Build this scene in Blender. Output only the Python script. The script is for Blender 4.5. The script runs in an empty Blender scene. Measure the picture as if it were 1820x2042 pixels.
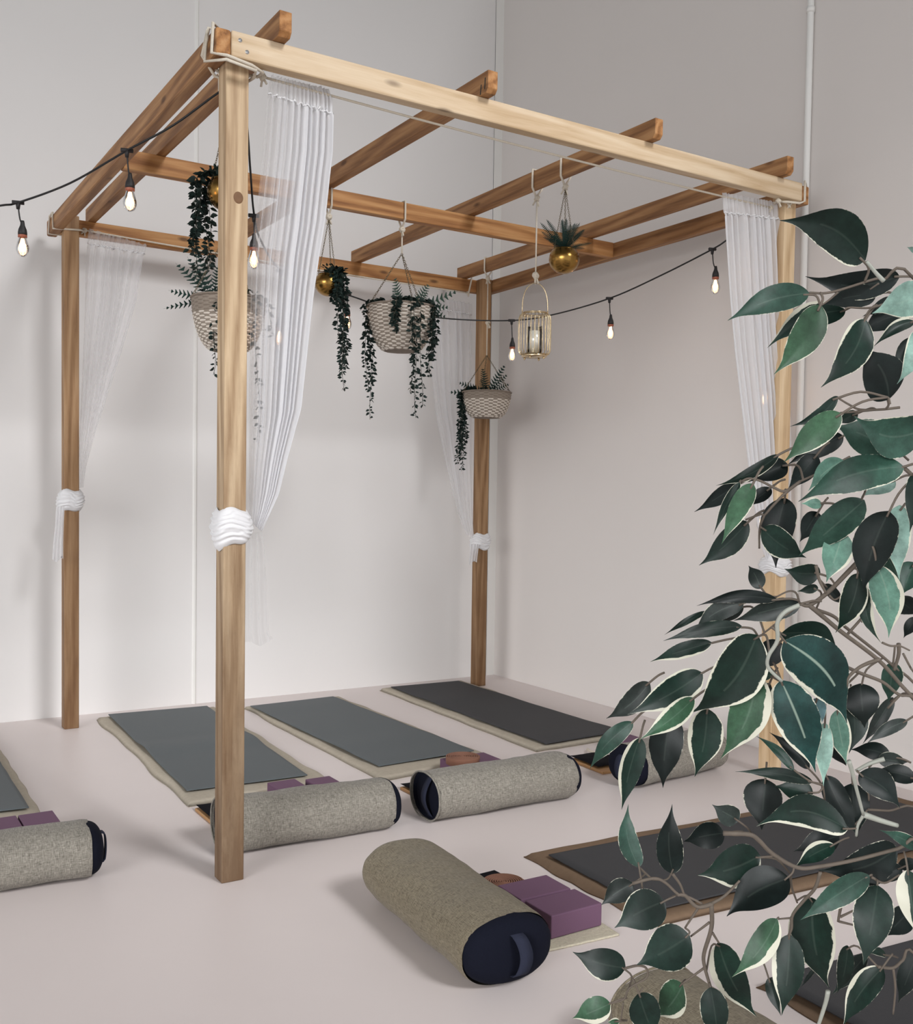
import bpy, math, random
from mathutils import Vector, Matrix, noise
D=bpy.data; C=bpy.context.scene.collection; PI=math.pi
rnd=random.Random(7)
# ---------------------------------------------------------------- camera
cam_d=D.cameras.new('camera'); cam=D.objects.new('camera',cam_d); C.objects.link(cam)
YAW,PITCH,ROLL=0.5788,-0.0378,0.0154
_f=Vector((math.sin(YAW)*math.cos(PITCH),math.cos(YAW)*math.cos(PITCH),math.sin(PITCH)))
_r=Vector((math.cos(YAW),-math.sin(YAW),0)); _u=_r.cross(_f)
_r2=_r*math.cos(ROLL)+_u*math.sin(ROLL); _u2=-_r*math.sin(ROLL)+_u*math.cos(ROLL)
CAM=Vector((-1.20393,-3.54757,1.40153))
cam.matrix_world=Matrix(((_r2.x,_u2.x,-_f.x,CAM.x),(_r2.y,_u2.y,-_f.y,CAM.y),(_r2.z,_u2.z,-_f.z,CAM.z),(0,0,0,1)))
cam_d.sensor_fit='HORIZONTAL'; cam_d.sensor_width=36; cam_d.lens=36*2046.4185/1820
cam_d.shift_x=-(971.4693-910)/1820; cam_d.shift_y=(1068.1978-1021)/1820
cam_d.clip_start=.05
S=bpy.context.scene; S.camera=cam
# ---------------------------------------------------------------- world and light
W=D.worlds.new('world'); S.world=W; W.use_nodes=True
bg=W.node_tree.nodes['Background']; bg.inputs[1].default_value=.95
_n=W.node_tree.nodes; _tc=_n.new('ShaderNodeTexCoord'); _sp=_n.new('ShaderNodeSeparateXYZ'); _rp=_n.new('ShaderNodeValToRGB')
W.node_tree.links.new(_tc.outputs['Generated'],_sp.inputs[0]); W.node_tree.links.new(_sp.outputs[2],_rp.inputs[0]); W.node_tree.links.new(_rp.outputs[0],bg.inputs[0])
_rp.color_ramp.elements[0].position=.05; _rp.color_ramp.elements[0].color=(.97,.985,1,1); _rp.color_ramp.elements[1].position=.55; _rp.color_ramp.elements[1].color=(.12,.12,.12,1)
def area(name,loc,target,size,size_y,power,col,spread=180):
    l=D.lights.new(name,'AREA'); l.shape='RECTANGLE'; l.size=size; l.size_y=size_y; l.spread=math.radians(spread); l.energy=power; l.color=col
    o=D.objects.new(name,l); C.objects.link(o); o.location=loc
    o.rotation_euler=(Vector(target)-Vector(loc)).to_track_quat('-Z','Y').to_euler(); return o
area('hall_window_light',(3.5,-11.5,9.5),(.6,2.6,-.3),3.4,3.4,82,(.98,.985,1),40)
area('side_fill_light',(-9.0,-6.5,2.6),(2.9,1.2,-.9),10,4,118,(.98,.985,1),42)  # added fill lamp that brightens the right wall
S.view_settings.view_transform='Standard'; S.view_settings.look='None'; S.view_settings.gamma=1
S.view_settings.use_curve_mapping=False; S.view_settings.exposure=.08
# ---------------------------------------------------------------- materials
def lin(c): return tuple(((v/255)/12.92 if v/255<=.04045 else ((v/255+.055)/1.055)**2.4) for v in c)+(1,)
class NT:
    def __init__(s,name):
        s.m=D.materials.new(name); s.m.use_nodes=True; s.t=s.m.node_tree; s.b=s.t.nodes['Principled BSDF']; s.o=s.t.nodes['Material Output']
    def n(s,typ,**k):
        x=s.t.nodes.new(typ)
        for a,v in k.items():
            if a.startswith('i_'): x.inputs[a[2:].replace('_',' ')].default_value=v
            else: setattr(x,a,v)
        return x
    def l(s,a,b): s.t.links.new(a,b)
    def coord(s,scale,kind='Object',rand=False):
        tc=s.n('ShaderNodeTexCoord'); mp=s.n('ShaderNodeMapping'); mp.inputs['Scale'].default_value=scale
        s.l(tc.outputs[kind],mp.inputs[0])
        if rand:
            oi=s.n('ShaderNodeObjectInfo'); vm=s.n('ShaderNodeVectorMath',operation='SCALE'); cx=s.n('ShaderNodeCombineXYZ')
            for i in range(3): s.l(oi.outputs['Random'],cx.inputs[i])
            vm.inputs['Scale'].default_value=37; s.l(cx.outputs[0],vm.inputs[0])
            ad=s.n('ShaderNodeVectorMath',operation='ADD'); s.l(mp.outputs[0],ad.inputs[0]); s.l(vm.outputs[0],ad.inputs[1]); return ad.outputs[0]
        return mp.outputs[0]
    def noise(s,vec,sc=5,det=3,rough=.5,dist=0):
        x=s.n('ShaderNodeTexNoise'); x.inputs['Scale'].default_value=sc; x.inputs['Detail'].default_value=det; x.inputs['Roughness'].default_value=rough; x.inputs['Distortion'].default_value=dist
        if vec: s.l(vec,x.inputs['Vector'])
        return x.outputs['Fac']
    def ramp(s,fac,stops):
        x=s.n('ShaderNodeValToRGB'); e=x.color_ramp.elements
        while len(e)<len(stops): e.new(.5)
        for q,(p,c) in zip(e,stops): q.position=p; q.color=c
        s.l(fac,x.inputs[0]); return x.outputs[0]
    def mix(s,fac,a,b,mode='MIX'):
        x=s.n('ShaderNodeMix',data_type='RGBA',blend_type=mode)
        for v,i in ((fac,0),(a,6),(b,7)):
            if isinstance(v,(int,float,tuple)): x.inputs[i].default_value=v
            else: s.l(v,x.inputs[i])
        return x.outputs[2]
    def math(s,op,a,b=0,c=0):
        x=s.n('ShaderNodeMath',operation=op)
        for v,i in ((a,0),(b,1),(c,2)):
            if isinstance(v,(int,float)): x.inputs[i].default_value=v
            else: s.l(v,x.inputs[i])
        return x.outputs[0]
    def bump(s,h,st=.3,dist=.002):
        x=s.n('ShaderNodeBump'); x.inputs['Strength'].default_value=st; x.inputs['Distance'].default_value=dist; s.l(h,x.inputs['Height']); s.l(x.outputs[0],s.b.inputs['Normal'])
    def base(s,c,rough=.6,metal=0,spec=None):
        if isinstance(c,tuple): s.b.inputs['Base Color'].default_value=c
        else: s.l(c,s.b.inputs['Base Color'])
        s.b.inputs['Roughness'].default_value=rough; s.b.inputs['Metallic'].default_value=metal
        if spec is not None: s.b.inputs['Specular IOR Level'].default_value=spec
        return s.m
def plain(name,c,rough=.6,metal=0,bumpsc=0,bst=.2,var=.12,spec=None):
    t=NT(name); v=t.coord((1,1,1)); n=t.noise(v,bumpsc or 12,4)
    c=lin(c) if max(c)>1.01 else c
    col=t.mix(n,tuple(x*(1-var) for x in c[:3])+(1,),tuple(min(1,x*(1+var)) for x in c[:3])+(1,))
    if bumpsc: t.bump(n,bst,.002)
    return t.base(col,rough,metal,spec)
def wood(name,lo,mid,hi,rough=.55,knots=.0,stain=0):
    t=NT(name); v=t.coord((.9,14,14),rand=True); g=t.noise(v,3.2,8,.62,.6)
    v2=t.coord((.35,5,5),rand=True); wv=t.n('ShaderNodeTexWave',wave_type='BANDS',bands_direction='DIAGONAL'); wv.inputs['Scale'].default_value=1.6; wv.inputs['Distortion'].default_value=9; wv.inputs['Detail'].default_value=3; wv.inputs['Detail Scale'].default_value=1.2; t.l(v2,wv.inputs['Vector'])
    g2=t.noise(t.coord((1.6,70,70),rand=True),3,4,.6); f=t.math('ADD',t.math('ADD',t.math('MULTIPLY',g,.55),t.math('MULTIPLY',wv.outputs['Fac'],.24)),t.math('MULTIPLY',g2,.2))
    col=t.ramp(f,[(.28,lin(lo)),(.5,lin(mid)),(.72,lin(hi))])
    v3=t.coord((3.2,9,9),rand=True); vo=t.n('ShaderNodeTexVoronoi',feature='F1'); vo.inputs['Scale'].default_value=1.0; vo.inputs['Randomness'].default_value=1; t.l(v3,vo.inputs['Vector'])
    k=t.ramp(vo.outputs['Distance'],[(.06,(1,1,1,1)),(.15,(0,0,0,1))]); col=t.mix(t.math('MULTIPLY',k,knots),col,lin((70,42,24)))
    v4=t.coord((1.3,2,2),rand=True); big=t.noise(v4,1.5,4,.6); col=t.mix(t.math('MULTIPLY',t.ramp(big,[(.52,(0,0,0,1)),(.72,(1,1,1,1))]),.32),col,lin(lo))
    if stain:
        tc=t.n('ShaderNodeTexCoord'); sp=t.n('ShaderNodeSeparateXYZ'); t.l(tc.outputs['Object'],sp.inputs[0])
        nz=t.noise(t.coord((4,18,18),rand=True),1.6,5,.65)
        h=t.math('ADD',t.math('MULTIPLY',sp.outputs[0],.42),t.math('MULTIPLY',nz,.42)); m=t.ramp(h,[(.24,(1,1,1,1)),(1.0,(0,0,0,1))]); col=t.mix(t.math('MULTIPLY',m,stain),col,lin((66,40,22)))
    t.bump(g,.25,.002); return t.base(col,rough,0,.3)
M={}
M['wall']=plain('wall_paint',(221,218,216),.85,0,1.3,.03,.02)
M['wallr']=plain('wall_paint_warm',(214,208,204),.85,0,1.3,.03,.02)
def floor_mat():
    t=NT('poured_floor'); n=t.noise(t.coord((1,1,1)),.9,5,.6); s=t.noise(t.coord((1,1,1)),260,2)
    col=t.mix(n,lin((212,202,199)),lin((222,212,209))); t.bump(s,.04,.001)
    t.base(col,.42,0,.25); return t.m
M['floor']=floor_mat()
M['post']=wood('post_timber',(148,120,90),(184,158,126),(206,182,150),.6,.0,.8)
M['post_mid']=wood('post_timber_brown',(122,90,60),(152,118,84),(172,140,106),.6,.1,.5)
M['post_pale']=wood('post_timber_pale',(176,146,110),(204,176,140),(218,194,160),.6,.1,0)
M['pale']=wood('pale_pine',(182,154,119),(202,178,147),(214,194,166),.55,.55)
M['brown']=wood('rafter_pine',(112,76,48),(150,108,70),(176,134,92),.6,.75)
M['amber']=wood('cross_pine',(128,82,44),(170,120,72),(194,148,98),.58,.75)
M['endgrain']=wood('end_grain',(120,78,44),(168,118,72),(190,144,98),.7,.3)
M['knot']=plain('wood_knot',(112,80,52),.7,0,40,.1,.25)
M['rope']=plain('cotton_rope',(206,196,180),.9,0,160,.6,.15)
M['white']=plain('white_trim',(226,224,220),.6,0,3,.02,.03)
M['metal']=plain('screw_steel',(196,196,196),.35,.9,0,0,.05)
M['darkink']=plain('stamp_ink',(38,44,44),.8,0,60,.1,.3)
def sheer(name,op,col=(236,236,238),lwk=.45,broad=.2,grad=0):
    t=NT(name); tr=t.n('ShaderNodeBsdfTransparent'); df=t.n('ShaderNodeBsdfDiffuse'); tl=t.n('ShaderNodeBsdfTranslucent')
    df.inputs[0].default_value=lin(col); tl.inputs[0].default_value=lin(col)
    a=t.n('ShaderNodeMixShader'); a.inputs[0].default_value=.5; t.l(df.outputs[0],a.inputs[1]); t.l(tl.outputs[0],a.inputs[2])
    lw=t.n('ShaderNodeLayerWeight'); lw.inputs[0].default_value=.35
    tc=t.n('ShaderNodeTexCoord'); mp=t.n('ShaderNodeMapping'); mp.inputs['Scale'].default_value=(.5,30,1); t.l(tc.outputs['UV'],mp.inputs[0])
    nz=t.noise(mp.outputs[0],1,2)
    o=t.math('ADD',t.math('MULTIPLY',nz,.14),op-.07); mp2=t.n('ShaderNodeMapping'); mp2.inputs['Scale'].default_value=(.8,5,1); t.l(tc.outputs['UV'],mp2.inputs[0]); nb=t.noise(mp2.outputs[0],1,1); o=t.math('ADD',o,t.math('MULTIPLY',t.math('SUBTRACT',nb,.5),broad*2)); o=t.math('ADD',o,t.math('MULTIPLY',lw.outputs['Facing'],lwk)); sp=t.n('ShaderNodeSeparateXYZ'); t.l(tc.outputs['UV'],sp.inputs[0]); g=t.math('MINIMUM',t.math('MULTIPLY',t.math('SUBTRACT',sp.outputs[1],.36),grad*2.2),grad*.5); o=t.math('ADD',o,g); o=t.math('MAXIMUM',t.math('MINIMUM',o,.97),.06)
    b=t.n('ShaderNodeMixShader'); t.l(o,b.inputs[0]); t.l(tr.outputs[0],b.inputs[1]); t.l(a.outputs[0],b.inputs[2]); t.l(b.outputs[0],t.o.inputs[0]); return t.m
M['sheer_a']=sheer('sheer_voile_front',.66,lwk=.22,broad=.2,grad=.56); M['sheer_d']=sheer('sheer_voile_right',.76,lwk=.35,broad=.2); M['sheer_b']=sheer('sheer_voile_back',.40,lwk=.14,broad=.18); M['sheer_t']=sheer('sheer_voile_tail',.22,lwk=.1,broad=.12)
M['voile']=plain('bunched_voile',(216,215,216),.85,0,90,.3,.03)
def linen(name,a,b,c):
    t=NT(name); n1=t.noise(t.coord((9,90,90)),6,3,.6); n2=t.noise(t.coord((90,9,9)),6,3,.6); n3=t.noise(t.coord((1,1,1)),3,3)
    f=t.math('ADD',t.math('MULTIPLY',n1,.5),t.math('MULTIPLY',n2,.5)); col=t.ramp(f,[(.36,lin(a)),(.5,lin(b)),(.64,lin(c))]); col=t.mix(t.math('MULTIPLY',n3,.25),col,lin(a))
    t.bump(f,.5,.002); t.base(col,.95,0,.1); t.b.inputs['Sheen Weight'].default_value=.1; return t.m
M['linen']=linen('grey_linen',(92,88,80),(134,129,120),(168,163,152))
M['linen_dark']=linen('olive_grey_linen',(84,76,62),(118,109,92),(142,133,114))
M['navy']=plain('navy_cotton',(19,21,32),.92,0,300,.3,.25,.1)
M['strap']=plain('navy_webbing',(40,43,58),.85,0,300,.3,.2,.15)
M['black']=plain('black_cotton',(22,21,25),.95,0,200,.3,.25,.1)
M['mat']=plain('rubber_mat',(86,92,94),.62,0,350,.35,.12,.35)
M['matdark']=plain('dark_rubber_mat',(60,60,62),.7,0,350,.35,.12,.25)
M['blanket']=plain('felt_blanket',(172,163,148),.97,0,45,.5,.12,.1)
M['blanketb']=plain('brown_felt_blanket',(118,98,80),.97,0,45,.5,.12,.1)
M['foam']=plain('purple_foam',(106,78,99),.75,0,500,.2,.08,.25)
M['foamd']=plain('deep_purple_strap',(62,40,72),.9,0,200,.3,.15)
M['rust']=plain('rust_strap',(128,88,70),.85,0,220,.4,.12)
M['cork']=plain('pale_wood_board',(186,142,96),.7,0,30,.2,.12)
M['brass']=plain('polished_brass',(150,116,62),.24,1,0,0,.08)
M['champ']=plain('champagne_wire',(206,186,152),.26,1,0,0,.05)
M['chain']=plain('antique_chain',(120,108,86),.4,.9,0,0,.1)
M['wick_w']=plain('whitewashed_wicker',(214,205,194),.9,0,70,.5,.14)
M['wick_c']=plain('wicker_stakes',(142,131,119),.95,0,70,.5,.2)
M['wick_g']=plain('grey_wicker',(128,116,104),.9,0,70,.5,.2)
M['soil']=plain('dark_moss',(30,34,26),1,0,40,.6,.3)
M['ivy']=plain('ivy_leaf',(26,40,36),.6,0,20,.1,.3,.2)
M['fern']=plain('fern_leaf',(24,46,40),.6,0,20,.1,.3,.2)
M['fernp']=plain('grey_green_fern_leaf',(48,66,56),.6,0,20,.1,.3,.2)
M['stem']=plain('ivy_stem',(48,54,42),.7,0,60,.2,.2)
M['cable']=plain('black_cable',(14,14,15),.5,0,0,0,.1)
M['socket']=plain('black_rubber_socket',(26,22,22),.6,0,0,0,.1)
M['bark']=plain('grey_brown_twig',(98,88,78),.75,0,90,.4,.25)
M['sheenbark']=plain('stem_painted_sheen',(158,160,150),.5,0,90,.3,.15)  # specular shine on some stems painted as a pale colour
M['fuzzy']=plain('cream_fleece',(188,180,160),1,0,120,.9,.25)
M['pot']=plain('planter_ceramic',(196,190,182),.5,0,6,.05,.05)
M['candle']=plain('ivory_wax',(238,232,220),.5,0,0,0,.02)
def glass(name,col,rough=.02,al=.85):
    t=NT(name); tr=t.n('ShaderNodeBsdfTransparent'); tr.inputs[0].default_value=col; g=t.n('ShaderNodeBsdfGlossy'); g.inputs['Roughness'].default_value=rough
    fr=t.n('ShaderNodeFresnel'); fr.inputs[0].default_value=1.45; m=t.n('ShaderNodeMixShader'); t.l(t.math('ADD',fr.outputs[0],1-al),m.inputs[0]); t.l(tr.outputs[0],m.inputs[1]); t.l(g.outputs[0],m.inputs[2]); t.l(m.outputs[0],t.o.inputs[0]); return t.m
M['glass']=glass('clear_glass',(.94,.95,.95,1),.03,.9); M['bulb']=glass('warm_bulb_glass',(1,.86,.74,1),.05,.88)
t=NT('glowing_filament'); t.b.inputs['Emission Color'].default_value=(1,.72,.42,1); t.b.inputs['Emission Strength'].default_value=9; M['fil']=t.m
t=NT('copper_collar'); t.base(lin((150,84,62)),.5,.2); t.b.inputs['Emission Color'].default_value=(1,.35,.15,1); t.b.inputs['Emission Strength'].default_value=.0; M['collar']=t.m
def leafmat():
    t=NT('variegated_leaf'); a=t.n('ShaderNodeVertexColor',layer_name='lcol'); b=t.n('ShaderNodeVertexColor',layer_name='lvar')
    tc=t.n('ShaderNodeTexCoord'); sp=t.n('ShaderNodeSeparateXYZ'); t.l(tc.outputs['UV'],sp.inputs[0])
    sb=t.n('ShaderNodeSeparateColor'); t.l(b.outputs[0],sb.inputs[0])
    nz=t.noise(t.coord((1,1,1)),110,6,.75); nb=t.noise(t.coord((1,1,1)),18,3)
    v=sp.outputs[1]; vs=t.math('SUBTRACT',v,.5); ab=t.math('ABSOLUTE',vs); edge=t.math('SUBTRACT',1,t.math('MULTIPLY',ab,2))
    side=t.math('ADD',t.math('MULTIPLY',t.math('MULTIPLY',vs,2),t.math('SUBTRACT',t.math('MULTIPLY',sb.outputs[1],2),1)),1)
    wdt=t.math('MULTIPLY',t.math('MULTIPLY',sb.outputs[0],side),t.math('MAXIMUM',t.math('ADD',t.math('MULTIPLY',nb,4.5),-1.25),.0))
    x=t.math('SUBTRACT',t.math('ADD',wdt,t.math('MULTIPLY',t.math('SUBTRACT',nz,.5),.30)),edge)
    m=t.ramp(x,[(0.0,(0,0,0,1)),(.03,(1,1,1,1))])
    m=t.math('MULTIPLY',m,t.math('GREATER_THAN',sb.outputs[0],.01))
    blot=t.ramp(nb,[(.3,(.6,.6,.6,1)),(.7,(1.5,1.5,1.5,1))])
    col=t.mix(1.0,a.outputs[0],blot,'MULTIPLY'); col=t.mix(1.0,col,t.ramp(nz,[(.35,(.78,.78,.78,1)),(.65,(1.22,1.22,1.22,1))]),'MULTIPLY')
    mid=t.ramp(ab,[(.012,(1,1,1,1)),(.035,(0,0,0,1))]); mid=t.math('MULTIPLY',mid,t.math('LESS_THAN',sp.outputs[0],.62)); mid=t.math('MULTIPLY',mid,sb.outputs[2])
    col=t.mix(mid,col,(.30,.38,.31,1))
    col=t.mix(m,col,lin((206,204,186)))
    t.base(col,.42,0,.28); t.bump(nz,.12,.001); return t.m
M['leaf']=leafmat()
# ---------------------------------------------------------------- mesh helpers
class MB:
    def __init__(s): s.v=[]; s.f=[]; s.uv=None
    def add(s,vs,fs):
        o=len(s.v); s.v+= [tuple(v) for v in vs]; s.f+=[tuple(i+o for i in f) for f in fs]; return s
    def box(s,x0,y0,z0,x1,y1,z1):
        return s.add([(x0,y0,z0),(x1,y0,z0),(x1,y1,z0),(x0,y1,z0),(x0,y0,z1),(x1,y0,z1),(x1,y1,z1),(x0,y1,z1)],[(0,3,2,1),(4,5,6,7),(0,1,5,4),(1,2,6,5),(2,3,7,6),(3,0,4,7)])
    def tube(s,pts,r,n=8,closed=False,caps=True,flat=1.0):
        pts=[Vector(p) for p in pts]; N=len(pts); rr=r if isinstance(r,(list,tuple)) else [r]*N
        up=None; rings=[]
        for i,p in enumerate(pts):
            a=pts[(i-1)%N] if (closed or i>0) else p; b=pts[(i+1)%N] if (closed or i<N-1) else p
            t=(b-a); t=t.normalized() if t.length>1e-9 else Vector((0,0,1))
            if up is None: up=Vector((0,0,1)) if abs(t.z)<.9 else Vector((1,0,0))
            x=t.cross(up); x=x.normalized() if x.length>1e-6 else t.orthogonal().normalized(); up=x.cross(t).normalized()
            rings.append([p+(x*math.cos(2*PI*k/n)+up*math.sin(2*PI*k/n)*flat)*rr[i] for k in range(n)])
        vs=[v for g in rings for v in g]; fs=[]
        for i in range(N if closed else N-1):
            j=(i+1)%N
            for k in range(n): fs.append((i*n+k,i*n+(k+1)%n,j*n+(k+1)%n,j*n+k))
        if caps and not closed: fs.append(tuple(range(n-1,-1,-1))); fs.append(tuple((N-1)*n+k for k in range(n)))
        return s.add(vs,fs)
    def lathe(s,prof,n=32,c=(0,0,0),caps=False):
        vs=[];fs=[];m=len(prof)
        for (r,z) in prof:
            for k in range(n): a=2*PI*k/n; vs.append((c[0]+r*math.cos(a),c[1]+r*math.sin(a),c[2]+z))
        for i in range(m-1):
            for k in range(n): fs.append((i*n+k,i*n+(k+1)%n,(i+1)*n+(k+1)%n,(i+1)*n+k))
        if caps: fs.append(tuple(range(n-1,-1,-1))); fs.append(tuple((m-1)*n+k for k in range(n)))
        return s.add(vs,fs)
    def grid(s,fn,nu,nv,closed=False):
        vs=[fn(i/nu,j/nv) for i in range(nu+1) for j in range(nv+1)]; fs=[(i*(nv+1)+j,(i+1)*(nv+1)+j,(i+1)*(nv+1)+j+1,i*(nv+1)+j+1) for i in range(nu) for j in range(nv)]
        s.uvg=(nu,nv); return s.add(vs,fs)
    def build(s,name,mat,parent=None,smooth=True,loc=(0,0,0),rot=None,bevel=0,sub=0,solid=0,auto=True):
        me=D.meshes.new(name); me.from_pydata(s.v,[],s.f); me.update(); o=D.objects.new(name,me); C.objects.link(o)
        me.materials.append(M[mat] if isinstance(mat,str) else mat); o.location=loc
        if rot: o.rotation_euler=rot
        if smooth:
            for p in me.polygons: p.use_smooth=True
        if bevel:
            b=o.modifiers.new('bevel','BEVEL'); b.width=bevel; b.segments=2; b.limit_method='ANGLE'
            b.harden_normals=False
        if solid: q=o.modifiers.new('solid','SOLIDIFY'); q.thickness=solid; q.offset=0
        if sub: q=o.modifiers.new('sub','SUBSURF'); q.levels=sub; q.render_levels=sub
        if parent: o.parent=parent
        return o
def gridobj(name,fn,nu,nv,mat,parent=None,**k):
    m=MB().grid(fn,nu,nv); o=m.build(name,mat,parent,**k); uv=o.data.uv_layers.new(name='UVMap')
    for p in o.data.polygons:
        for li in p.loop_indices:
            vi=o.data.loops[li].vertex_index; i,j=divmod(vi,nv+1); uv.data[li].uv=(i/nu,j/nv)
    return o
def tag(o,label=None,cat=None,group=None,kind=None):
    for k,v in (('label',label),('category',cat),('group',group),('kind',kind)):
        if v: o[k]=v
    return o
def thing(name,label,cat,loc=(0,0,0),rz=0,group=None):
    o=D.objects.new(name,None); o.empty_display_size=.05; C.objects.link(o); o.location=loc; o.rotation_euler=(0,0,rz); return tag(o,label,cat,group)
def struct(name,mb,mat,**k): return tag(mb.build(name,mat,None,**k),kind='structure')
def cr(pts,n):
    """Catmull-Rom resample"""
    P=[Vector(p) for p in pts]; P=[P[0]*2-P[1]]+P+[P[-1]*2-P[-2]]; out=[]
    for i in range(1,len(P)-2):
        for k in range(n):
            t=k/n; a,b,c,d=P[i-1:i+3]
            out.append(.5*((2*b)+(-a+c)*t+(2*a-5*b+4*c-d)*t*t+(-a+3*b-3*c+d)*t**3))
    out.append(P[-2]); return out
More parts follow.
